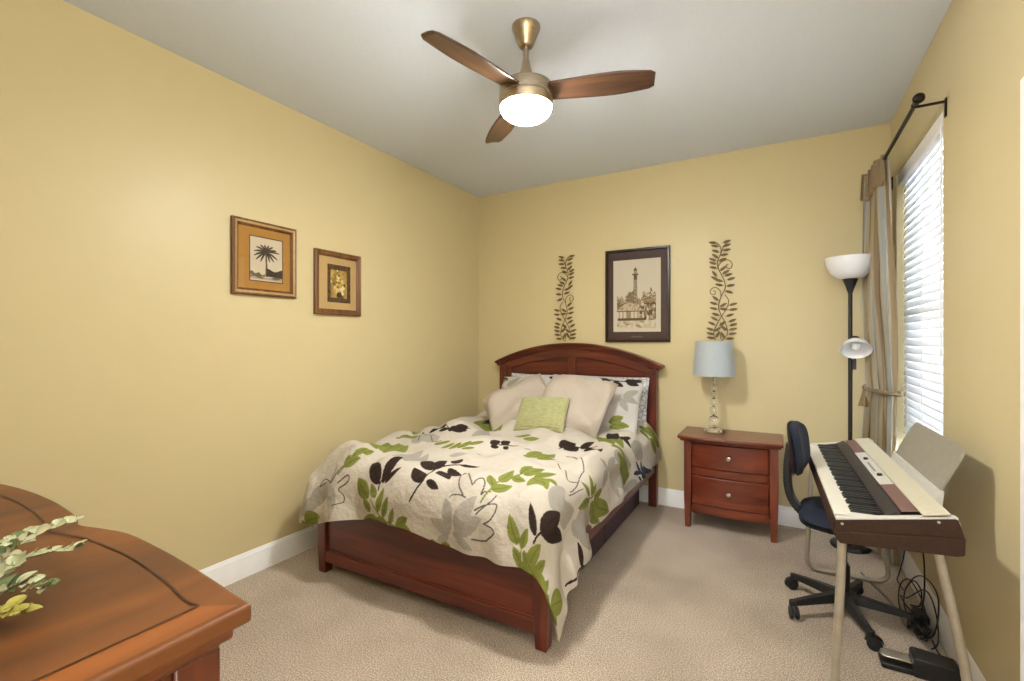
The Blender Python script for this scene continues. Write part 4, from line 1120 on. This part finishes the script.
# keyboard: 52 white and 36 black keys, bass at the far end
KY0, KY1 = 0.040, PL-0.040; kw = (KY1-KY0)/52
wk0 = None; bk0 = None
for i in range(52):
    y = KY1 - (i+1)*kw
    if wk0 is None:
        m = MB(); m.box(PX+0.003, PX+0.143, PY+0.0005, PY+kw-0.0005, 0.7, 0.7215); m.box(PX+0.0015, PX+0.004, PY+0.0005, PY+kw-0.0005, 0.717, 0.7215)
        wk0 = m.build('white_key', M['key_white'], pn, bevel=0.0008, seg=1); k_ = wk0
    else:
        k_ = wk0.copy(); COL.objects.link(k_)
    k_.location = (0, y, 0)
    note = i % 7      # A B C D E F G
    if note in (0, 2, 3, 5, 6) and i < 51:
        if bk0 is None:
            m = MB(); h_ = 0.0055
            m.hexa([L_(0.052,-h_,0.7215),L_(0.143,-h_,0.7215),L_(0.143,h_,0.7215),L_(0.052,h_,0.7215),L_(0.058,-h_+0.001,0.7325),L_(0.143,-h_+0.001,0.7335),L_(0.143,h_-0.001,0.7335),L_(0.058,h_-0.001,0.7325)])
            bk0 = m.build('black_key', M['key_black'], pn, bevel=0.0008, seg=1); b_ = bk0
        else:
            b_ = bk0.copy(); COL.objects.link(b_)
        b_.location = (0, y, 0)
# music rest leaning back, rounded top corners
mr = MB(); RY0, RY1 = 0.205, 0.835; rad = 0.045
pl = [(RY0, 0.0)] + [(RY0+rad-rad*math.cos(a), 0.166-rad+rad*math.sin(a)) for a in np.linspace(0, math.pi/2, 8)] + [(RY1-rad+rad*math.sin(a), 0.166-rad+rad*math.cos(a)) for a in np.linspace(0, math.pi/2, 8)] + [(RY1, 0.0)]
def MRp(s_, t, d): return L_(0.322 + t*0.42 + d*0.907, s_, 0.803 + t*0.907 - d*0.42)
nn = len(pl)
mr.add([MRp(s_, t, 0) for s_, t in pl] + [MRp(s_, t, 0.007) for s_, t in pl], [tuple(range(nn)), tuple(range(2*nn-1, nn-1, -1))] + [(i, nn+i, nn+(i+1) % nn, (i+1) % nn) for i in range(nn)])
mr.build('music_rest', M['rest_taupe'], pn, bevel=0.0015)
MB().hexa([L_(0.304,RY0-0.012,0.752),L_(0.326,RY0-0.012,0.742),L_(0.326,RY1+0.012,0.742),L_(0.304,RY1+0.012,0.752),L_(0.317,RY0-0.012,0.806),L_(0.331,RY0-0.012,0.800),L_(0.331,RY1+0.012,0.800),L_(0.317,RY1+0.012,0.806)]).build('rest_holder', M['case_silver'], pn, bevel=0.001)
# U-shaped legs at each end
for y, nm in ((0.055, 'near'), (PL-0.055, 'far')):
    lg = MB()
    path = [(0.026,0.645),(0.022,0.50),(0.012,0.28),(0.002,0.085)]
    pts = [L_(x, y, z) for x, z in path] + [L_(0.002+0.055*(1-math.cos(a)), y, 0.075-0.058*math.sin(a)) for a in np.linspace(0.2, math.pi/2, 7)]
    pts += [L_(0.375-0.055*(1-math.cos(a)), y, 0.075-0.058*math.sin(a)) for a in np.linspace(math.pi/2, 0.2, 7)] + [L_(0.371, y, 0.10), L_(0.343, y, 0.30), L_(0.308, y, 0.50), L_(0.276, y, 0.662)]
    lg.tube(pts, 0.0140 if nm == 'near' else 0.0125, 16)
    lg.build('stand_leg', M['leg_tube'], pn, smooth=50)
pn.rotation_euler = (0, 0, R(1.5))

# ------------------------------------------------------------------ office chair
HX, HY = 0.262, 2.765
ch = thing('office_chair', 'armless swivel office chair in navy fabric on a black five-star base', 'office chair', (HX, HY, 0))
cb_ = MB().lathe([(0.020,0.060),(0.034,0.066),(0.036,0.115),(0.026,0.122),(0.026,0.24),(0.0205,0.245),(0.0205,0.25),(0.0145,0.252),(0.0145,0.40)], (HX, HY, 0), 24)
cb_.build('gas_column', M['black'], ch)
MB().box(HX-0.07, HX+0.07, HY-0.055, HY+0.055, 0.392, 0.424).build('tilt_mechanism', M['black'], ch, bevel=0.008)
MB().tube([(HX+0.02,HY-0.05,0.405),(HX+0.03,HY-0.20,0.398),(HX+0.03,HY-0.235,0.402)], [0.005,0.005,0.009], 10).build('height_lever', M['black'], ch)
RB = 0.262
for an in (142, 214, 286, 358, 70):
    ca, sa = math.cos(R(an)), math.sin(R(an)); q = Matrix.Rotation(R(an), 3, 'Z')
    m = MB()
    secs = []
    for t in np.linspace(0, 1, 9):
        x = lerp(0.020, RB, t); wv = lerp(0.024, 0.015, t); zt = lerp(0.112, 0.080, t**1.3); zb = lerp(0.070, 0.058, t)
        secs.append([q @ Vector((x, y_, z_)) + Vector((HX, HY, 0)) for y_, z_ in ((-wv, zb), (-wv*0.75, zt), (wv*0.75, zt), (wv, zb))])
    vs = [p for s_ in secs for p in s_]; fs = []
    for i in range(8):
        for k in range(4): fs.append((4*i+k, 4*i+(k+1) % 4, 4*i+4+(k+1) % 4, 4*i+4+k))
    fs += [(3,2,1,0), (32,33,34,35)]
    m.add(vs, fs)
    c_ = q @ Vector((RB-0.006, 0, 0)) + Vector((HX, HY, 0))
    m.tube([c_+Vector((0,0,0.052)), c_+Vector((0,0,0.080))], 0.017, 14)
    arm_ = m.build('base_arm', M['black'], ch, bevel=0.003)
    # twin-wheel caster
    ax = Matrix.Rotation(R(an+70), 3, 'Z'); cc_ = c_ + ax @ Vector((0.014, 0, 0)); cc_.z = 0.0292
    wh = MB(); Mw = ax @ Matrix.Rotation(R(90), 3, 'X')
    for off in (-0.020, 0.006):
        wh.lathe([(0.012,0),(0.0275,0.002),(0.0290,0.006),(0.0275,0.012),(0.012,0.014)], cc_ + ax @ Vector((0, -off, 0)), 22, Mw)
    wh.lathe([(0.007,-0.022),(0.007,0.022)], cc_, 10, Mw)
    hood = MB()
    for t in range(9):
        pass
    P = [[tuple(cc_ + ax @ Vector((0.0325*math.cos(th), yy, 0.0325*math.sin(th)))) for th in np.linspace(0.15, math.pi-0.15, 12)] for yy in (-0.007, 0.007)]
    hood.grid(np.array(P)); 
    wh.build('caster', M['black'], arm_, smooth=40)
    hood.tube([c_+Vector((0,0,0.030)), c_+Vector((0,0,0.062))], 0.0055, 10)
    hood.build('caster_hood', M['black'], arm_, solid=0.003)
def cushion(w_, d_, t_, n=26, p=3.2):
    a, b = np.meshgrid(np.linspace(-1, 1, n), np.linspace(-1, 1, n))
    # square grid mapped to a rounded-square disc
    r_ = np.maximum(np.abs(a), np.abs(b)); nrm = (np.abs(a)**p+np.abs(b)**p)**(1/p)+1e-9
    X = a/nrm*r_; Y = b/nrm*r_
    h_ = (1-np.clip(r_, 0, 1)**4)**0.5
    return np.stack([X*w_/2, Y*d_/2, h_*t_], -1), np.stack([X*w_/2, Y*d_/2, -h_*t_*0.55], -1)
def cushion_obj(name, w_, d_, t_, c, rot, mat_, parent, curve=0.0):
    f, b = cushion(w_, d_, t_); m = MB(); m.grid(f); m.grid(b[:, ::-1])
    vs = []
    for p in m.v:
        v = Vector(p); v.z += curve*(v.x/(w_/2))**2; vs.append(tuple(rot @ v + Vector(c)))
    m.v = vs; return m.build(name, mat_, parent, smooth=60)
cushion_obj('seat', 0.40, 0.41, 0.055, (HX+0.012, HY, 0.470), Matrix.Identity(3), M['navy_fabric'], ch)
cushion_obj('seat_shell', 0.395, 0.405, 0.018, (HX+0.012, HY, 0.446), Matrix.Identity(3), M['black'], ch)
# back: local x = across, y = up, z = forward (+x, turned slightly to the camera)
Bz = Matrix.Rotation(R(-8), 3, 'Z') @ Matrix.Rotation(R(-6), 3, 'Y') @ Matrix(((0,0,1),(1,0,0),(0,1,0)))
bc = Vector((0.062, HY-0.01, 0.785))
cushion_obj('backrest', 0.36, 0.25, 0.036, bc, Bz, M['navy_fabric'], ch, 0.030)
cushion_obj('backrest_shell', 0.362, 0.252, 0.010, bc - Bz @ Vector((0,0,0.018)), Bz, M['black'], ch, 0.030)
jb = MB(); pts = spline([(0.040,HY-0.005,0.80),(0.030,HY-0.005,0.70),(0.030,HY-0.004,0.60),(0.050,HY-0.002,0.520),(0.100,HY,0.462),(0.170,HY,0.432),(0.235,HY,0.424)], 10)
vs = []; fs = []
for i, p in enumerate(pts):
    t = (pts[min(i+1, len(pts)-1)]-pts[max(i-1, 0)]).normalized(); nrm = Vector((t.z, 0, -t.x)); rib = 1.0 + (0.10 if i % 2 else 0) * (8 < i < 48)
    for a in np.linspace(0, 2*math.pi, 13)[:-1]:
        vs.append(p + nrm*(0.019*rib*math.copysign(abs(math.cos(a))**0.6, math.cos(a))) + Vector((0, 0.034*rib*math.copysign(abs(math.sin(a))**0.6, math.sin(a)), 0)))
k12 = 12
for i in range(len(pts)-1):
    for k in range(k12): fs.append((i*k12+k, i*k12+(k+1) % k12, (i+1)*k12+(k+1) % k12, (i+1)*k12+k))
fs += [tuple(range(k12-1, -1, -1)), tuple(range((len(pts)-1)*k12, len(pts)*k12))]
jb.add(vs, fs); jb.build('back_bar', M['black'], ch, smooth=50)

# ------------------------------------------------------------------ pedal, adapter and cables on the carpet
pd = thing('sustain_pedal', 'black sustain pedal with metal lever on the carpet by piano leg', 'pedal', (0.49, 2.43, 0))
def ub(m, x0, x1, y0, y1, z0, z1): return m.box(x0, x1, y0, y1, z0, z1)
m = MB(); m.prism([(0.452,0.002),(0.452,0.070),(0.462,0.078),(0.590,0.068),(0.600,0.058),(0.600,0.002)], 'y', 2.385, 2.475)
m.build('pedal_body', M['black'], pd, bevel=0.004)
m = MB(); m.box(0.352, 0.456, 2.391, 2.467, 0.0015, 0.024); m.build('pedal_base', M['black'], pd, bevel=0.005)
m = MB()
outl = [(0.460,2.403)] + [(0.372-0.022*math.sin(a), 2.430-0.029*math.cos(a)) for a in np.linspace(0, math.pi, 11)] + [(0.460,2.457)]
m.prism(outl, 'z', 0.040, 0.050); m.build('pedal_lever', M['silver_knob'], pd, bevel=0.003)
M['cable'] = noisy('black_cable_rubber', srgb(20,18,18), srgb(28,26,25), 60, rough=0.5)
M['cable_grey'] = noisy('grey_cable_rubber', srgb(120,114,106), srgb(130,124,116), 60, rough=0.5)
def cable(name, label, pts, r_, mat_, group=None, n=10):
    o = MB().tube(spline(pts, n), r_, 8).build(name, mat_, smooth=60); return tag(o, label, 'cable', group)
ad = MB(); ad.box(0.548, 0.598, 2.845, 2.945, 0.001, 0.036)
tag(ad.build('power_adapter', M['black'], bevel=0.005), 'black power adapter brick lying among the cables by the baseboard', 'power adapter')
cable('power_cable', 'black cable hanging from underneath the piano down to the adapter brick', [(0.47,2.70,0.664),(0.545,2.84,0.50),(0.585,2.90,0.30),(0.588,2.90,0.14),(0.58,2.90,0.060),(0.574,2.895,0.041)], 0.0035, M['cable'])
cable('power_cable', 'thin black cable drooping near the far piano leg onto the baseboard', [(0.45,3.08,0.668),(0.535,3.16,0.45),(0.580,3.27,0.20),(0.575,3.36,0.03),(0.555,3.30,0.006),(0.560,3.18,0.006)], 0.003, M['cable'])
cable('signal_cable', 'black looped cable standing up against the baseboard beside the adapter', [(0.572,3.20,0.006),(0.588,3.12,0.10),(0.594,2.98,0.175),(0.594,2.80,0.215),(0.590,2.68,0.20),(0.575,2.64,0.10),(0.560,2.70,0.015),(0.54,2.80,0.006),(0.53,2.98,0.006),(0.55,3.08,0.05),(0.575,3.04,0.12),(0.588,2.96,0.11),(0.588,2.98,0.03),(0.56,3.02,0.006)], 0.0032, M['cable'])
tg = []
rng_ = random.Random(21)
for k in range(26):
    a = k*1.9; tg.append((0.545+0.040*math.cos(a)*rng_.uniform(0.5, 1), 2.74+0.088*math.sin(a)*rng_.uniform(0.5, 1), 0.006+0.065*rng_.random()**1.3))
cable('tangled_cable', 'tangled heap of thin black cord on the carpet under the piano', tg, 0.0032, M['cable'], n=9)
cable('tangled_cable', 'black cord bundle looping behind the chair caster up the baseboard', [(0.53,2.86,0.006),(0.50,2.92,0.03),(0.515,3.00,0.10),(0.555,3.02,0.13),(0.585,2.94,0.08),(0.57,2.80,0.05),(0.52,2.80,0.075),(0.50,2.90,0.09),(0.54,2.98,0.055),(0.585,2.88,0.15),(0.592,2.74,0.13),(0.585,2.66,0.03),(0.55,2.62,0.006)], 0.003, M['cable'])
cable('pedal_cable', 'black pedal cord curving along the baseboard to the sustain pedal', [(0.600,2.435,0.030),(0.603,2.50,0.018),(0.590,2.575,0.005),(0.575,2.62,0.005),(0.570,2.68,0.020)], 0.003, M['cable'])
cable('grey_cable', 'grey cable lying across the carpet below the piano', [(0.395,3.30,0.006),(0.415,3.22,0.006),(0.470,3.04,0.006),(0.492,2.90,0.006),(0.500,2.78,0.006),(0.545,2.64,0.006),(0.565,2.56,0.006)], 0.0055, M['cable_grey'])

# ------------------------------------------------------------------ dresser in the foreground
DXC, DZ = -1.515, 0.95
dz = thing('dresser', 'large brown wooden dresser with a serpentine bowed top in the foreground', 'dresser', (DXC, 0.13, 0))
half = [(-0.647,0.397),(-0.697,0.401),(-0.762,0.408),(-0.853,0.416),(-0.968,0.423),(-1.088,0.425),(-1.160,0.412),(-1.205,0.400),(-1.232,0.396),(-1.252,0.399),(-1.275,0.407),(-1.340,0.417),(-1.440,0.424),(-1.515,0.425)]
def smooth_half(pts): return [(p.x, p.y) for p in spline([(a, b, 0) for a, b in pts], 6)]
hs = smooth_half(half)
def full(pts, inset_x, inset_y): # right half mirrored, scaled in towards the centre
    sx_ = (abs(pts[0][0]-DXC)-inset_x)/abs(pts[0][0]-DXC)
    r_ = [(DXC+(x-DXC)*sx_, y-inset_y) for x, y in pts]
    return r_ + [(2*DXC-x, y) for x, y in r_[-2::-1]]
YBK = -0.135
def dres(m, ix, iy, z0, z1, yb=YBK):
    f = full(hs, ix, iy); return m.prism(f + [(f[-1][0], yb), (f[0][0], yb)], 'z', z0, z1)
tp = MB(); dres(tp, 0.0, 0.0, DZ-0.026, DZ)
tp_o = tp.build('top', M['dresser_top'], dz, bevel=0.009, seg=4, smooth=30)
# end borders of the top: straight grain, reflected light put into the brighter orange
for sgn in (1, -1):
    xa, xb = (-0.649, -0.703); xa, xb = (xa, xb) if sgn > 0 else (2*DXC-xa, 2*DXC-xb)
    ya = 0.385
    MB().add([(xa-0.010*sgn, YBK+0.01, DZ+0.0004), (xa-0.010*sgn, ya, DZ+0.0004), (xb, 0.355, DZ+0.0004), (xb, YBK+0.01, DZ+0.0004)], [(0,1,2,3)]).build('end_border', M['dresser_edge'], tp_o, smooth=0)
inl = [(-0.703,0.355),(-0.731,0.352),(-0.750,0.355),(-0.843,0.368),(-0.964,0.377),(-1.109,0.372),(-1.190,0.358),(-1.228,0.352),(-1.262,0.355),(-1.341,0.368),(-1.440,0.376),(-1.515,0.378)]
ih = smooth_half(inl); fl_ = ih + [(2*DXC-x, y) for x, y in ih[-2::-1]]
lp = [(fl_[0][0], YBK+0.02)] + fl_ + [(fl_[-1][0], YBK+0.02)]
lm = MB(); vs = []
for i, p in enumerate(lp):
    a_ = Vector(lp[max(i-1, 0)]); b_ = Vector(lp[min(i+1, len(lp)-1)]); t = (b_-a_).normalized(); nrm = Vector((-t.y, t.x))*0.0018
    vs += [(p[0]-nrm.x, p[1]-nrm.y, DZ+0.0016), (p[0]+nrm.x, p[1]+nrm.y, DZ+0.0016)]
lm.add(vs, [(2*i, 2*i+1, 2*i+3, 2*i+2) for i in range(len(lp)-1)])
lm.build('inlay_line', M['inlay'], tp_o, smooth=0)
md_ = MB(); dres(md_, 0.016, 0.016, DZ-0.046, DZ-0.024); dres(md_, 0.030, 0.026, DZ-0.058, DZ-0.044)
md_.build('top_moulding', M['dresser_edge'], dz, bevel=0.006, seg=3, smooth=30)
bd = MB(); dres(bd, 0.052, 0.050, 0.10, DZ-0.055, YBK+0.01)
bd.build('case', M['dresser_front'], dz, bevel=0.002, smooth=30)
for sgn in (1, -1):
    X = lambda x: x if sgn > 0 else 2*DXC-x
    a_, b_ = sorted((X(-0.680), X(-0.730)))
    MB().box(a_, b_, 0.315, 0.372, 0.0, DZ-0.057).build('corner_post', M['dresser_side'], dz, bevel=0.004)
    MB().box(a_, b_, YBK+0.005, YBK+0.06, 0.0, DZ-0.057).build('corner_post', M['dresser_side'], dz, bevel=0.004)
    a_, b_ = sorted((X(-0.687), X(-0.705)))
    sd = MB(); sd.box(a_, b_, YBK+0.06, 0.315, DZ-0.115, DZ-0.057); sd.box(a_, b_, YBK+0.06, 0.315, 0.09, 0.16)
    sd.build('side_rail', M['dresser_side'], dz, bevel=0.003)
def surf_y(x):
    f = sorted(full(hs, 0.052, 0.050)); return float(np.interp(x, [p[0] for p in f], [p[1] for p in f]))
for xa, xb in ((-2.25, -1.805), (-1.765, -1.265), (-1.225, -0.775)):
    for z0, z1 in ((0.665, 0.865), (0.425, 0.645), (0.15, 0.405)):
        X = xs(xa, xb, 20); poly = [(x, surf_y(x)+0.014) for x in X] + [(xb, surf_y(xb)-0.01), (xa, surf_y(xa)-0.01)]
        d = MB().prism(poly, 'z', z0, z1).build('drawer', M['dresser_front'], dz, bevel=0.004, smooth=30)
        for xk in (lerp(xa, xb, 0.28), lerp(xa, xb, 0.72)):
            MB().lathe([(0.006,0),(0.007,0.010),(0.017,0.017),(0.019,0.024),(0.014,0.031),(0,0.033)], (xk, surf_y(xk)+0.012, (z0+z1)/2), 18, Matrix.Rotation(R(-90), 3, 'X')).build('knob', M['silver_knob'], d)

# ------------------------------------------------------------------ eucalyptus sprigs in a vase, only the twigs reach into frame
VX, VY = -1.15, 0.10
eu = thing('eucalyptus_sprigs', 'pale green eucalyptus sprigs arching over the dresser top at the left edge', 'plant', (VX, VY, DZ))
M['vase'] = noisy('cream_ceramic', srgb(206,196,176), srgb(216,206,188), 30, rough=0.4)
MB().lathe([(0.045,DZ+0.0005),(0.060,DZ+0.02),(0.070,DZ+0.07),(0.055,DZ+0.12),(0.030,DZ+0.15),(0.034,DZ+0.165),(0.030,DZ+0.165),(0.026,DZ+0.15),(0,DZ+0.13)], (VX, VY, 0), 32).build('vase', M['vase'], eu)
M['eu_leaf'] = noisy('eucalyptus_leaf', srgb(150,158,120), srgb(204,202,172), 34, rough=0.6)
M['eu_yellow'] = noisy('yellow_green_leaf', srgb(136,130,52), srgb(168,158,74), 50, rough=0.6)
M['eu_dark'] = noisy('dark_green_leaf', srgb(78,92,54), srgb(110,122,74), 50, rough=0.6)
M['twig'] = noisy('brown_green_twig', srgb(96,92,56), srgb(120,112,72), 50, rough=0.7)
def leaf_shape(m, c, d, up, L, W2, cup=0.25, n=9):
    d = d.normalized(); s_ = d.cross(up).normalized(); u_ = s_.cross(d)
    P = []
    for i in range(n):
        t = i/(n-1); wv = W2*math.sin(math.pi*min(1, t*0.97+0.02))**0.6
        P.append([tuple(c + d*(L*t) + s_*(wv*k) + u_*(cup*W2*abs(k)**1.5 + 0.12*L*math.sin(t*3))) for k in (-1, -0.6, 0, 0.6, 1)])
    m.grid(np.array(P))
rng_ = random.Random(5)
TWIGS = {'a': [(-1.006, 0.232, 0.986), (-1.02, 0.259, 1.008), (-1.023, 0.292, 1.017), (-1.025, 0.325, 1.02)], 'b': [(-0.978, 0.226, 0.977), (-0.981, 0.247, 0.991), (-0.989, 0.277, 0.991), (-0.983, 0.314, 0.988)], 'c': [(-0.927, 0.214, 0.976), (-0.916, 0.226, 0.983), (-0.899, 0.236, 0.984), (-0.873, 0.245, 0.982)], 'd': [(-0.841, 0.194, 0.983), (-0.837, 0.202, 0.982), (-0.813, 0.21, 0.983)], 'e': [(-1.035, 0.239, 1.003), (-1.053, 0.263, 1.005), (-1.064, 0.28, 1.008)]}
for nm, pts in TWIGS.items():
    p0 = Vector(pts[0]); base = Vector((VX, VY, DZ+0.16)); q_ = p0 - (Vector(pts[1])-p0)*1.2 + Vector((0,0,0.015))
    path = spline([tuple(base-Vector((0,0,0.06))), tuple(lerp(base, q_, 0.5)+Vector((0,0,0.06)))] + [tuple(q_)] + pts, 8)
    tw = MB().tube(path, [lerp(0.0022, 0.0009, i/(len(path)-1)) for i in range(len(path))], 6).build('twig', M['twig'], eu)
    k = 0
    for i in range(14, len(path)):
        if nm == 'd' and i < 20: continue
        if i % 3 and i < len(path)-2: continue
        p = path[i]; t = (path[min(i+1, len(path)-1)]-path[i-1]).normalized()
        for sd_ in ((1, -1) if i < len(path)-1 else (1, -1, 0)):
            sv = t.cross(Vector((0,0,1))).normalized()
            d = t*rng_.uniform(0.4, 0.9) + sv*sd_*rng_.uniform(0.8, 1.6) + Vector((0,0,rng_.uniform(-0.1, 0.5)))
            tipf = 1.0 - 0.45*(i/(len(path)-1))**3
            L = rng_.uniform(0.018, 0.029)*tipf; W2 = L*rng_.uniform(0.34, 0.48)
            if nm == 'd': L *= 1.1; W2 *= 0.8
            lf = MB(); leaf_shape(lf, p + Vector((0,0,0.0)), d, Vector((rng_.uniform(-.5,.5), rng_.uniform(-.9,.1), 1)), L, W2)
            mt_ = M['eu_yellow'] if nm == 'd' else (M['eu_dark'] if rng_.random() < 0.15 else M['eu_leaf'])
            lf.build('leaf', mt_, tw, smooth=60)
